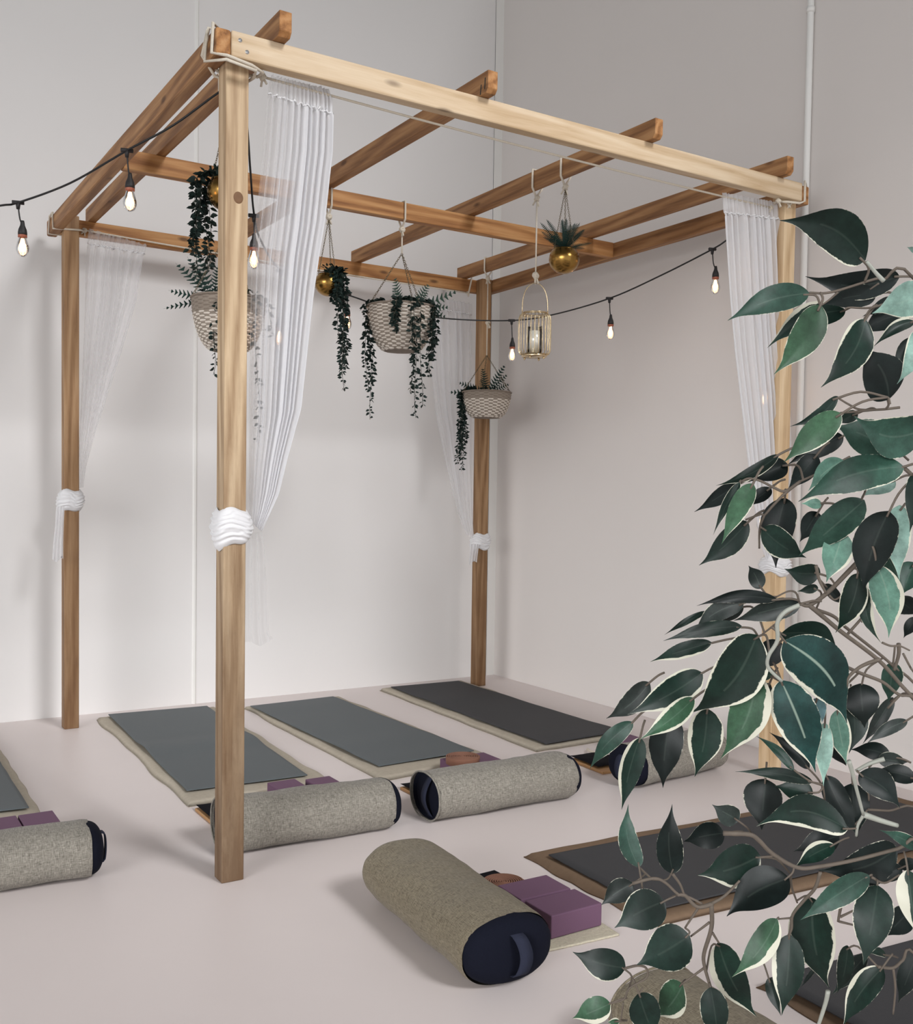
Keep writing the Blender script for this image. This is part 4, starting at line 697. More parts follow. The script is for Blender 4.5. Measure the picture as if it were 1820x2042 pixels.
curtain('sheer white curtain tied to the corner post under the hanging wicker baskets','Cc','sheer_b',6,.022,(LX-P_,LY-P_),1.0,1.13,'Ct',3,.026)
curtain('sheer white curtain on the right, its post half hidden behind green leaves','D','sheer_d',9,.012,(LX-P_,0),1.02,1.125,None,4,.026)
# ---------------------------------------------------------------- blankets and mats
def bl(c,s,t):
    NL,NR,FR,FL=[Vector((q[0],q[1],0)) for q in c]; return (NL*(1-s)+NR*s)*(1-t)+(FL*(1-s)+FR*s)*t
def hgt(x,y,sd,base,amp): return base+amp*noise.noise(Vector((x*2.2,y*2.6,sd)))+amp*.5*noise.noise(Vector((x*6,y*6,sd+5)))
def blanket(c,label,mat,seed,group=None,th=.022):
    ctr=bl(c,.5,.5); W=(Vector(c[1])-Vector(c[0])).length; L=(Vector(c[3])-Vector(c[0])).length
    nu,nv=70,150
    def top(u,v):
        p=bl(c,u,v); eu=min(u,1-u)*W; ev=min(v,1-v)*L; e=min(eu,ev)
        wav=Vector(((noise.noise(Vector((v*5,seed,0)))*.03) if u<.5 else noise.noise(Vector((v*7,seed+9,0)))*.026,noise.noise(Vector((u*6,seed+3,0)))*.01,0))
        k=max(0,1-e/.06)
        z=hgt(p.x,p.y,seed,th,.005)*(1-math.exp(-(e+.0015)/.008))+.0
        return (p.x+wav.x*k-ctr.x,p.y+wav.y*k-ctr.y,max(z,.003))
    m=MB().grid(top,nu,nv)
    n=len(m.v); per=[i*(nv+1) for i in range(nu+1)]+[nu*(nv+1)+j for j in range(1,nv+1)]+[i*(nv+1)+nv for i in range(nu-1,-1,-1)]+[j for j in range(nv-1,0,-1)]
    vs=[(m.v[i][0],m.v[i][1],.0005) for i in per]; k=len(vs); m.v+=vs
    for q in range(k): a,b=per[q],per[(q+1)%k]; m.f.append((a,b,n+(q+1)%k,n+q))
    o=m.build('blanket',mat,None,loc=(ctr.x,ctr.y,0)); tag(o,label,'blanket',group or 'felt blankets under the yoga mats'); return o
def ymat(c,label,mat,seed,bseed,th=.022,wave=.004,group=None):
    ctr=bl(c,.5,.5); nu,nv=40,120
    def z(p,v,u): 
        w=wave*(max(0,math.sin(v*PI*3.1+seed))**3)
        return th+.0125+.0028*noise.noise(Vector((p.x*1.6,p.y*1.6,seed)))+w
    def f(u,v):
        p=bl(c,u,v); k=max(0,1-min(u,1-u)*12); return (p.x-ctr.x+(.004*noise.noise(Vector((v*9,seed,u>.5)))*k),p.y-ctr.y,z(p,v,u))
    o=gridobj('yoga_mat',f,nu,nv,mat,None); s=o.modifiers.new('solid','SOLIDIFY'); s.thickness=.0045; s.offset=-1
    o.location=(ctr.x,ctr.y,0); tag(o,label,'yoga mat',group or 'dark yoga mats on felt blankets'); return o
r4_=lambda a,b,w,d:None
ux=Vector((1,-.0605,0)).normalized(); uy=Vector((.053,.9986,0))
def quad(nl,ux,uy,w,l): nl=Vector((nl[0],nl[1],0)); return [nl,nl+ux*w,nl+ux*w+uy*l,nl+uy*l]
SETS=[ # mat corners NL NR FR FL , blanket corners
 ([(-1.02,1.215),(-.450,1.175),(-.435,2.93),(-1.0,2.95)],[(-1.09,1.0),(-.40,.985),(-.385,2.96),(-1.07,2.98)],'blanket','mat'),
 ([(.208,1.098),(.791,1.076),(.879,2.897),(.281,2.935)],[(.17,.949),(.872,.985),(.949,2.95),(.219,2.965)],'blanket','mat'),
 ([(1.163,1.045),(1.752,1.074),(1.71,2.79),(1.123,2.773)],[(1.094,.882),(1.807,.961),(1.788,2.86),(1.105,2.85)],'blanket','mat'),
 ([(2.177,1.001),(2.76,1.03),(2.775,2.907),(2.218,2.918)],[(2.101,.98),(2.80,1.0),(2.852,2.985),(2.162,2.982)],'blanket','matdark'),
]
BLL=['pale felt blanket at the left edge of the photo, under the cropped mat','pale wavy-edged felt blanket under the mat just right of the left rear post','pale felt blanket under the middle of the three mats between the posts','pale felt blanket under the mat beside the corner post']
MLL=['dark grey yoga mat cut off by the left edge of the photo','slate grey yoga mat with ripples, just right of the left rear post','dark grey yoga mat in the middle of the three between the posts','dark yoga mat lying beside the corner post']
for i,(mc,bc,bm,mm) in enumerate(SETS):
    blanket(bc,BLL[i],bm,i*3+1); ymat(mc,MLL[i],mm,i*2+1.3,0,wave=.013 if i==1 else .004)
c4b=quad((1.075,-1.09),ux,Vector((.02,1,0)).normalized(),1.98,.76); c4m=quad((1.112,-1.04),ux,Vector((.04,1,0)).normalized(),1.80,.61)
blanket(c4b,'brown felt blanket under the mat behind the drooping leaves, right of the purple blocks','blanketb',21); ymat(c4m,'charcoal yoga mat behind the drooping leaves, right of the purple blocks','matdark',5.1,0,wave=.001)
ux5=Vector((1,-.095,0)).normalized(); uy5=Vector((.04,1,0)).normalized()
c5b=quad((1.02,-2.27),ux5,uy5,1.98,.72); c5m=quad((1.045,-2.215),ux5,uy5,1.80,.64)
blanket(c5b,'brown felt blanket in the bottom right corner under the nearest mat','blanketb',27); ymat(c5m,'charcoal yoga mat in the bottom right corner, nearest to the camera','matdark',8.2,0,wave=.001)
# ---------------------------------------------------------------- bolsters
def bolster(label,cx,cy,rz,L,left,right,a=.133,b=.102,mat='linen',seed=0,group='grey linen bolsters with navy ends',hs=.012):
    """axis along local X from -L/2 to L/2 ; end styles: dome, inset, closed"""
    root=thing('bolster',label,'bolster',(cx,cy,0),rz,group)
    def sec(t,s=1.0,x=0):
        e=2.25; ca,sa=math.cos(t),math.sin(t)
        y=a*s*math.copysign(abs(ca)**(2/e),ca); z=b*s*math.copysign(abs(sa)**(2/e),sa)
        return y,z
    def cover(u,v):
        x=(u-.5)*L; t=2*PI*v; s=1.0
        eu=min(u,1-u)*L
        side=left if u<.5 else right
        if side=='closed': s=(1-max(0,1-eu/.07)**2.6*.55)
        else: s=1-.03*max(0,1-eu/.02)
        y,z=sec(t,s)
        k=noise.noise(Vector((x*6,math.cos(t)*1.2+seed,math.sin(t)*1.2)))*.006+noise.noise(Vector((x*16,math.cos(t)*2+seed,math.sin(t)*5)))*.0022
        y*=1+k/a; z*=1+k/b
        z=max(z,-b*.985); 
        xw=.006*noise.noise(Vector((math.cos(t)*1.4,math.sin(t)*1.4,seed+u*3))) if eu<.03 else 0
        return (x+xw,y,z+b*.99)
    gridobj('cover',cover,90,72,mat,root)
    for sgn,st in ((-1,left),(1,right)):
        X=sgn*L/2
        if st=='dome':
            def dome(u,v):
                t=2*PI*v; r=math.sin(u*PI/2); y,z=sec(t,.955*r**.8 if u>0 else 0); d=math.cos(u*PI/2)**.75*.062
                y*=1+.02*noise.noise(Vector((math.cos(t)*3,math.sin(t)*3,seed))); return (X+sgn*(d-.012),y,max(z,-b*.955)+b*.99)
            gridobj('end_cap',dome,16,48,'navy',root)
            lp_=[]; 
            for k in range(15):
                q=k/14; z=b*.99+b*(.62-1.3*q); lp_.append((X+sgn*(.048+hs*math.sin(PI*q)**.6-.05*max(0,abs(q-.5)-.42)/.08),a*.12*math.sin(q*3),max(z,.012)))
            m=MB()
            vs=[];fs=[]
            for k,(x,y,z) in enumerate(lp_):
                vs+= [(x,y-.021,z),(x,y+.021,z),(x+sgn*.004,y+.021,z),(x+sgn*.004,y-.021,z)]
                if k: o=(k-1)*4; fs+=[(o+i,o+(i+1)%4,o+4+(i+1)%4,o+4+i) for i in range(4)]
            fs+=[(0,1,2,3),tuple(len(vs)-4+i for i in (3,2,1,0))]
            m.add(vs,fs).build('handle','strap',root)
        elif st=='inset':
            def ins(u,v):
                t=2*PI*v; r=u; y,z=sec(t,.975*r); d=-.028+.022*(1-math.cos(u*PI/2))*0+.02*(1-u*u)
                return (X+sgn*(d if u<.98 else -.012),y,max(z,-b*.96)+b*.99)
            gridobj('end_cap',ins,14,48,'navy',root)
            m=MB(); vs=[];fs=[]
            for k in range(13):
                q=k/12; z=b*.99+b*(.86-1.7*q); x=X+sgn*(-.02+.036*math.sin(PI*q)); y=-.02
                vs+=[(x,y-.02,z),(x,y+.02,z),(x+sgn*.004,y+.02,z),(x+sgn*.004,y-.02,z)]
                if k: o=(k-1)*4; fs+=[(o+i,o+(i+1)%4,o+4+(i+1)%4,o+4+i) for i in range(4)]
            fs+=[(0,1,2,3),tuple(len(vs)-4+i for i in (3,2,1,0))]
            m.add(vs,fs).build('handle','strap',root)
            ring=[]
            for k in range(48): y,z=sec(2*PI*k/48,1.0); ring.append((X,y,max(z,-b*.96)+b*.99))
            MB().tube(ring,.0035,6,closed=True).build('piping',mat,root)
        else:
            def cl(u,v):
                t=2*PI*v; y,z=sec(t,.46*u); return (X+sgn*(.012*(1-u*u)),y,z+b*.99)
            gridobj('end_panel',cl,6,48,mat,root)
    return root
R_=math.radians
bolster('grey bolster cut off by the left photo edge, navy handle end on the right',-.765,.385,R_(-5),.77,'inset','dome',seed=1,a=.13,b=.096)
bolster('grey bolster lying behind the foot of the nearest post, navy rim on its right',.455,.315,R_(-3.2),.70,'inset','dome',seed=2)
bolster('grey bolster in the row middle, open squarish navy end facing left',1.365,.275,R_(-1.2),.74,'inset','dome',seed=3)
bolster('light grey bolster furthest right in the row, partly covered by leaves',2.44,.265,R_(6),.66,'dome','closed',seed=4)
bolster('olive grey bolster in the foreground pointing at the camera, navy end with handle strap',.478,-.765,R_(-93.5),.77,'closed','dome',seed=5,hs=.026,a=.152,b=.103,mat='linen_dark')
bolster('olive grey bolster at the bottom edge beneath the variegated leaves',.59,-1.985,R_(-93),.78,'inset','dome',seed=6,a=.142,b=.092,mat='linen_dark')
# ---------------------------------------------------------------- props
def block(label,x0,y0,x1,y1,z=0,h=.075,rz=0):
    cx,cy=(x0+x1)/2,(y0+y1)/2; m=MB().box(x0-cx,y0-cy,0,x1-cx,y1-cy,h); o=m.build('yoga_block','foam',None,smooth=False,bevel=.004,loc=(cx,cy,z),rot=(0,0,rz)); return tag(o,label,'yoga block','purple foam blocks')
block('purple foam block behind the far-left bolster, the one further right',-.528,.712,-.395,.955)
block('purple foam block behind the far-left bolster, cut by the photo edge',-.668,.715,-.534,.958)
block('purple foam block nearest to the post, behind the bolster at its foot',.517,.67,.652,.903)
block('purple foam block right of its twin behind the bolster at the nearest post',.689,.645,.812,.868)
block('purple foam block carrying the rust strap coil behind the middle bolster',1.435,.675,1.568,.90,h=.07)
block('purple foam block beside the strap coil, right end of the middle bolster',1.573,.672,1.70,.90,h=.07)
block('purple foam block behind the right-hand bolster, glimpsed between leaves',2.50,.66,2.63,.885)
block('purple foam block next to the rust coil, beside the foreground bolster',.719,-.845,.922,-.70,z=.009,rz=R_(-1.2))
block('purple foam block at the near end, its front face towards the camera',.724,-1.0,.930,-.855,z=.009)
def coil(label,x,y,z,R,h,mat='rust'):
    root=thing('strap_coil',label,'strap',(x,y,z)); m=MB(); n=9
    for k in range(n):
        r=R*(k+1)/n; r0=r-R/n*.72; m.lathe([(r0,0),(r,0),(r,h-.002),(r-.001,h),(r0+.001,h),(r0,h-.002),(r0,0)],40)
    m.build('webbing',mat,root); 
    mb=MB().box(R-.004,-.02,.006,R+.008,.03,h-.006); mb.build('buckle','metal' if False else mat,root,bevel=.003); return root
coil('rust brown strap rolled in a coil on top of a purple block',1.487,.765,.0715,.084,.036)
coil('rust brown strap coil lying between dark cloth and block by the foreground bolster',.812,-.60,.0135,.074,.036)
coil('dark purple strap roll between the bolster and blocks at the nearest post',.455,.80,.0,.058,.04,'foamd')
def pillow(label,x0,y0,x1,y1,z,rz=0,h=.02):
    cx,cy=(x0+x1)/2,(y0+y1)/2; a,b=(x1-x0)/2,(y1-y0)/2
    m=MB()
    for s in (1,-1):
        def f(u,v):
            x=(u*2-1);y=(v*2-1); k=max(0,(1-x**4)*(1-y**4)); return (a*x*(1-.05*(1-abs(y)**3)*0),b*y*(1+.03*math.sin(x*4)),h/2+s*h/2*k**.6+.002*noise.noise(Vector((x*3,y*3,s)))*k)
        m.grid(f,16,16)
    o=m.build('eye_pillow','black',None,loc=(cx,cy,z),rot=(0,0,rz)); return tag(o,label,'eye pillow','flat dark eye pillows')
def board(label,x0,y0,x1,y1,rz=0):
    cx,cy=(x0+x1)/2,(y0+y1)/2; o=MB().box(x0-cx,y0-cy,0,x1-cx,y1-cy,.014).build('wooden_board','cork',None,smooth=False,bevel=.003,loc=(cx,cy,0),rot=(0,0,rz)); return tag(o,label,'board','thin pale wooden boards')
board('thin pale wooden board poking out left of the nearest post',.178,.56,.39,.885); pillow('dark flat eye pillow on the board left of the nearest post',.185,.59,.385,.89,.0145)
board('thin pale wooden board at the open left end of the middle bolster',1.113,.42,1.32,.725); pillow('dark flat eye pillow on the board by the middle bolster',1.12,.46,1.32,.735,.0145)
board('thin pale wooden board left of the bolster behind the leaves',2.135,.44,2.35,.74,R_(-3)); pillow('dark flat eye pillow on the board left of the bolster behind leaves',2.15,.50,2.35,.75,.0145,R_(-3))
board('pale wooden board edge at the bottom of the photo between the leaves',.80,-1.84,.908,-1.575,R_(-1)); pillow('dark flat eye pillow on the board at the bottom of the photo',.805,-1.83,.895,-1.60,.0145)
tag(MB().box(-.145,-.14,0,.145,.14,.006).build('folded_cloth','black',None,smooth=False,bevel=.002,loc=(.765,-.555,.005),rot=(0,0,R_(3))),'flat black cloth under the rust coil by the foreground bolster','cloth')
m=MB()
def fz(u,v): return ((u-.5)*.27,(v-.5)*.38,.0072+.0012*noise.noise(Vector((u*30,v*40,2))))
m.grid(fz,60,80); n=len(m.v)
o=m.build('fleece_pad','fuzzy',None,loc=(.822,-.875,0),rot=(0,0,R_(-5))); s=o.modifiers.new('solid','SOLIDIFY'); s.thickness=.006; s.offset=-1
tag(o,'cream fleece pad under the two purple blocks by the foreground bolster','pad')
m=MB().tube(cr([(2.36,.86,.012),(2.33,.80,.02),(2.345,.75,.012),(2.31,.72,.03),(2.33,.70,.012)],8),.007,8); o=m.build('rope_end','rope',None); tag(o,'short cream rope end left of the leaf-covered bolster','rope')
# ---------------------------------------------------------------- hanging plants
def chain_mb(a,b,link=.017,r=.0014,w=.0045):
    a=Vector(a); b=Vector(b); L=(b-a).length; d=(b-a)/L; n=max(3,int(L/(link*.72))); m=MB()
    u=d.orthogonal().normalized(); v=d.cross(u)
    for i in range(n):
        c=a+d*(L*(i+.5)/n); s=u if i%2 else v
        m.tube([c+d*(math.cos(2*PI*k/8)*link/2)+s*(math.sin(2*PI*k/8)*w) for k in range(8)],r,4,closed=True)
    return m
def ivy_leaf(m,p,d,up,L,W):
    d=d.normalized(); s=d.cross(up); s=s.normalized() if s.length>1e-5 else d.orthogonal().normalized(); n=s.cross(d)
    q=[p,p+d*L*.3+s*W*.42+n*L*.06,p+d*L*.62+s*W*.36+n*L*.05,p+d*L,p+d*L*.62-s*W*.36+n*L*.05,p+d*L*.3-s*W*.42+n*L*.06,p+d*L*.45]
    m.add(q,[(0,1,6),(1,2,6),(2,3,6),(3,4,6),(4,5,6),(5,0,6)])
def ivy(root,start,end,seed,dens=1.0,spread=.028,leaf=.026,name='trailing_vine',strands=2,over=None):
    leaf*=1.38
    rr=random.Random(seed); stem=MB(); lf=MB(); start=Vector(start); end=Vector(end)
    for s in range(strands):
        L=(end-start).length*(1 if s==0 else rr.uniform(.62,.95)); pts=[]
        N=9; hd=Vector((rr.uniform(-1,1),rr.uniform(-1,1),0))*.020
        for i in range(N+1):
            t=i/N; p=start+(end-start)*t*(L/(end-start).length); p+=hd+Vector((math.sin(t*7+s*2+seed)*.011,math.cos(t*6+seed+s)*.011,0))*(.4+t)
            pts.append(p)
        if over: pts=[Vector(over),(Vector(over)+pts[0])/2+Vector((0,0,.02))]+pts
        P=cr(pts,5); stem.tube(P,.0013,5)
        n=int(len(P)*.80*dens)
        for i in range(n):
            t=(i+rr.random())/n; k=min(int(t*(len(P)-1)),len(P)-2); p=P[k]
            for side in range(2 if rr.random()<.75 else 1):
                a=rr.uniform(0,2*PI); a2=a+rr.choice((-1,1))*rr.uniform(.5,1.5); d=Vector((math.cos(a2),math.sin(a2),rr.uniform(-1.1,.15))); l=leaf*rr.uniform(.7,1.12)*(1-.3*t)
                ivy_leaf(lf,p+d.normalized()*.004,d,Vector((math.cos(a),math.sin(a),rr.uniform(0,.9))),l,l*.66)
    o=stem.build(name,'stem',root,loc=-Vector(root.location)*0)
    lf.build('leaves','ivy',o,smooth=False)
    return o
def tuft(root,c,R,n,seed,leaf=.026,h=.03):
    rr=random.Random(seed); m=MB()
    for i in range(n):
        a=rr.uniform(0,2*PI); r=R*math.sqrt(rr.random()); p=Vector(c)+Vector((r*math.cos(a),r*math.sin(a),rr.uniform(-.01,h)))
        d=Vector((math.cos(a)+rr.uniform(-.6,.6),math.sin(a)+rr.uniform(-.6,.6),rr.uniform(-.3,.9))); l=leaf*rr.uniform(.8,1.2); ivy_leaf(m,p,d,Vector((rr.uniform(-.5,.5),rr.uniform(-.5,.5),1)),l,l*.6)
    m.build('leaves','ivy',root,smooth=False)
def fern(root,c,fronds,mat='fern',name='fern',L=.2,seed=0,lw=.027):
    """fronds: list of (azimuth, elevation, length, droop)"""
    rr=random.Random(seed); m=MB()
    for az,el,l,dr in fronds:
        d=Vector((math.cos(az)*math.cos(el),math.sin(az)*math.cos(el),math.sin(el))); P=[]
        for i in range(23): t=i/22; P.append(Vector(c)+d*l*t+Vector((0,0,-dr*t*t)))
        m.tube(P,[.0016*(1-.8*i/22) for i in range(23)],4)
        hor=d.cross(Vector((-.5,-.85,rr.uniform(-.2,.8)))); hor=hor.normalized() if hor.length>.05 else Vector((1,0,0))
        hor=(hor+Vector((0,0,rr.uniform(-.5,.5)))).normalized()
        for i in range(2,22,2 if lw>.02 else 1):
            t=i/22; w=lw*1.2*math.sin(PI*min(1,t*.93+.10))**.6; tg=(P[min(i+1,22)]-P[i-1]).normalized()
            for s in (1,-1):
                b=P[i]; e=b+(hor*s+tg*.45).normalized()*w; h=tg*(l*.030 if lw>.02 else l*.016); m.add([b-h,b+h,e+h*.25,e-h*.25],[(0,1,2,3)])
    m.build(name,mat,root,smooth=False)
def rope_loop(root,O,axis,c,w,h,down):
    """loop round a timber: axis = direction of the timber; c=centre of timber; then knot, then line down to z"""
    ax=Vector(axis); s=Vector((ax.y,-ax.x,0)); c=Vector(c)
    pts=[c+s*(w/2+.007)+Vector((0,0,h/2+.006)),c-s*(w/2+.007)+Vector((0,0,h/2+.006)),c-s*(w/2+.007)+Vector((0,0,-h/2)),c+Vector((0,0,-h/2-.045))-s*.004,c+s*(w/2+.007)+Vector((0,0,-h/2))]
    m=MB(); P=[]
    for i in range(5):
        a,b=pts[i],pts[(i+1)%5]
        for k in range(5): P.append(a+(b-a)*k/5-O)
    m.tube(P,.0055,8,closed=True); k=c+Vector((0,0,-h/2-.05))-O
    knot(m,k,.012,4,int(abs(c.x*100))); m.tube([k,(k.x,k.y,down-O.z)],.0042,7); m.build('hanging_rope','rope',root)
    return Vector((k.x,k.y,down-O.z))
def basket(root,c,R,h,rb,rimh=.35,seed=0,rim_mat='wick_g'):
    """woven bowl: c=centre of rim plane; rows of over and under canes"""
    c=Vector(c); N=88
    def prof(t): # t 0 rim ..1 bottom edge
        return rb+(R-rb)*(1-t**1.9)**.62 if t<1 else rb
    N=128
    def weave(t0,t1,rows,mat,name,amp):
        m=MB(); sub=4; n=rows*sub; vs=[];fs=[]
        for i in range(n+1):
            row=i//sub; ph=(i%sub)/sub; t=t0+(t1-t0)*i/n; r=prof(min(t,.999)); z=-h*t; s=math.sin(PI*ph)
            for k in range(N):
                a=2*PI*k/N; q=math.cos(k*PI/4+row*PI); rad=r+amp*(q*.8+.25)*s-.001*(1-s)+.0012*noise.noise(Vector((k*.4,row*3.1,seed)))
                vs.append(c+Vector((rad*math.cos(a),rad*math.sin(a),z+.0025*noise.noise(Vector((math.cos(a)*5,math.sin(a)*5,row+seed))))))
        for i in range(n):
            for k in range(N): fs.append((i*N+k,i*N+(k+1)%N,(i+1)*N+(k+1)%N,(i+1)*N+k))
        m.add(vs,fs); return m.build(name,mat,root)
    weave(rimh,1,int(h*(1-rimh)/.0098),'wick_w','basket_body',.0048)
    weave(0,rimh,max(5,int(h*rimh/.0085)),rim_mat,'basket_rim',.0036)
    MB().lathe([(prof(t/20*.999)+.0004,-h*t/20) for t in range(21)],64,c).build('basket_stakes','wick_c',root)
    MB().lathe([(prof(.999),-h),(rb*.5,-h-.004),(.001,-h-.004)],44,c).build('basket_base','wick_g',root)
    MB().tube([c+Vector((R*1.01*math.cos(2*PI*k/60),R*1.01*math.sin(2*PI*k/60),.003)) for k in range(60)],.006,7,closed=True).build('basket_edge','wick_g',root)
    MB().lathe([(.001,-.022),(R*.6,-.02),(R*.94,-.03)],30,c).build('moss_filling','soil',root)
def goldpot(root,c,R,open_=.72):
    a0=math.acos(open_) if False else .72; m=MB(); prof=[(R*math.sin(t),-R*.93*math.cos(t)) for t in [PI*(0.002+ (1-.27)*i/22) for i in range(23)]]
    r,z=prof[-1]; prof+=[(r*1.02,z+.003),(r*.96,z+.002)]+[(R*.955*math.sin(t),-R*.88*math.cos(t)) for t in [PI*((1-.27)-.73*i/12*.6) for i in range(1,12)]]
    m.lathe(prof,40,c); m.build('brass_pot','brass',root); return z
RC=[x+RW/2 for x in RX]; MBY=1.425+T_/2; MZ=ZT-H_/2; RZ=ZT+RH/2
# large wicker basket (centre)
O=Vector((1.478,MBY,2.18)); t=thing('hanging_basket','large whitewashed wicker basket with four ivy trails, hanging in the middle','hanging planter',O,0,'planters hanging from the pergola')
k=rope_loop(t,O,(1,0,0),(1.478,MBY,MZ),T_,H_,2.72)
rim=Vector((0,0,2.425-O.z)); R=.183
for i,a in enumerate((R_(150),R_(35),R_(-85))):
    e=rim+Vector((R*math.cos(a),R*math.sin(a),.0)); chain_mb(k,e).build('chain','chain',t)
basket(t,rim,R,.235,.09,.22,1,'wick_w')
def rel(P,O): return Vector(P)-O
tuft(t,rim+Vector((0,0,.0)),R*.95,150,3)
yoff=MBY-1.40
ivy(t,rim+Vector((-.175,.05,.005)),rel((1.318,1.47,1.81),O),11,1.2,strands=3,over=rim+Vector((-.10,.02,.03)))
ivy(t,rim+Vector((-.02,-.19,.0)),rel((1.462,1.23,1.815),O),12,1.2,strands=3,over=rim+Vector((-.02,-.10,.03)))
ivy(t,rim+Vector((.12,-.15,.0)),rel((1.565,1.26,2.04),O),13,1.1,strands=3,over=rim+Vector((.07,-.07,.03)))
ivy(t,rim+Vector((-.10,-.16,.0)),rim+Vector((-.11,-.17,-.16)),14,.9,strands=2,over=rim+Vector((-.06,-.07,.03)))
fern(t,rim,[(R_(170),1.35,.17,.0),(R_(120),1.2,.13,.01)],'fernp','fern_spray',seed=2)
fern(t,rim+Vector((.05,-.02,0)),[(R_(-30),.95,.17,.0),(R_(-40),.25,.27,-.03),(R_(-45),.05,.22,.01),(R_(-25),-.02,.2,.04),(R_(-10),.8,.14,0)],'fernp','fern_spray',seed=3)
# wicker basket behind the near post
O=Vector((.512,MBY,2.10)); t=thing('hanging_basket','wicker basket with feathery fern half hidden by the nearest post','hanging planter',O,0,'planters hanging from the pergola')
k=rope_loop(t,O,(1,0,0),(.512,MBY,MZ),T_,H_,2.70)
rim=Vector((0,0,2.355-O.z)); R=.178
for a in (R_(165),R_(45),R_(-75)): chain_mb(k,rim+Vector((R*math.cos(a),R*math.sin(a),0))).build('chain','chain',t)
basket(t,rim,R,.25,.085,.30,2); tuft(t,rim,R*.9,80,5)
fern(t,rim+Vector((-.06,.04,0)),[(R_(165),1.0,.24,0),(R_(150),.75,.26,.0),(R_(140),1.2,.25,0),(R_(158),.12,.22,-.01),(R_(150),-.12,.25,.02),(R_(60),1.2,.2,0)],'fern','fern_spray',seed=4)
ivy(t,rim+Vector((-.09,-.155,0)),rel((.43,1.40,1.975),O),21,.8,strands=1,over=rim+Vector((-.05,-.08,.03)))
ivy(t,rim+Vector((.05,-.18,0)),rel((.567,1.25,1.65),O),22,.8,strands=1,over=rim+Vector((.03,-.1,.03)))
ivy(t,rim+Vector((.175,-.05,0)),rel((.775,1.29,1.765),O),23,.8,strands=1,over=rim+Vector((.1,-.04,.03)))
# brass pot with ivy (left of the big basket)
def potplant(label,top,axis,cw,potc,R,kz,seed):
    O=Vector((potc[0],potc[1],potc[2]-R)); t=thing('hanging_pot',label,'hanging planter',O,0,'planters hanging from the pergola')
    k=rope_loop(t,O,axis,top,cw[0],cw[1],kz); z=goldpot(t,(0,0,R*.93),R); zr=R*.93+z
    for a in (R_(170),R_(50),R_(-70)): chain_mb(k,(R*.74*math.cos(a),R*.74*math.sin(a),zr),.013,.0011,.0035).build('chain','chain',t)
    return t,O,zr
t,O,zr=potplant('round brass pot spilling dark ivy, hanging left of the large basket',(1.045,MBY,MZ),(1,0,0),(T_,H_),(1.045,MBY,2.508),.071,2.84,1)
tuft(t,(.02,-.02,zr+.01),.07,70,7); ivy(t,(.062,-.045,zr),rel((1.112,1.36,1.945),O),31,1.25,strands=5,over=(0.02,-.01,zr+.03)); ivy(t,(.03,-.07,zr),(.035,-.085,-.06),32,1.3,strands=3,over=(0.02,-.01,zr+.03))
t,O,zr=potplant('brass pot with trailing ivy behind the nearest post, up under the rafters',(RC[0],.50,RZ),(0,1,0),(RW,RH),(.172,.49,2.60),.078,2.90,2)
tuft(t,(-.03,.02,zr+.015),.06,40,8); ivy(t,(-.088,.045,zr),(-.115,.06,-.27),33,1.2,strands=3,over=(-.02,.0,zr+.03)); ivy(t,(-.06,.07,zr-.02),(-.06,.05,-.24),34,1.1,strands=2,over=(-.02,.01,zr+.03))
t,O,zr=potplant('brass pot holding an upright dark fern, right of the wire lantern rope',(RC[2],.56,RZ),(0,1,0),(RW,RH),(RC[2]-.005,.553,2.588),.076,2.93,3)
rr=random.Random(5); fr=[]
for i in range(26):
    a=2*PI*i/13+rr.uniform(-.2,.2); fr.append((a,(rr.uniform(.75,1.35) if i<13 else rr.uniform(-.1,.75)),rr.uniform(.13,.2),rr.uniform(0,.03)))
fern(t,(0,0,zr),fr,'fern','fern_spray',seed=6,lw=.015)
# small basket by the corner post
O=Vector((RC[3]+.005,2.57,1.965)); t=thing('hanging_basket','small wicker basket with one ivy trail in front of the corner post','hanging planter',O,0,'planters hanging from the pergola')
k=rope_loop(t,O,(0,1,0),(RC[3],2.57,RZ),RW,RH,2.40)
m=MB(); knot(m,Vector((0,0,2.63-O.z)),.012,4,9); m.build('knot','rope',t)
rim=Vector((0,0,2.135-O.z)); R=.172
for a in (R_(160),R_(-30),R_(70)): chain_mb(k,rim+Vector((R*math.cos(a),R*math.sin(a),0))).build('chain','chain',t)
basket(t,rim,R,.175,.095,.28,3); tuft(t,rim,R*.85,60,9)
fern(t,rim,[(R_(150),.0,.27,-.0),(R_(140),.35,.22,.0),(R_(100),1.3,.19,0),(R_(-30),.75,.2,0),(R_(-40),1.0,.24,0),(R_(-20),.4,.18,0),(R_(200),.9,.12,0)],'fern','fern_spray',seed=8)
ivy(t,rim+Vector((-.15,.07,0)),rel((2.615,2.645,1.58),O),41,1.5,strands=5,over=rim+Vector((-.08,.04,.03)))
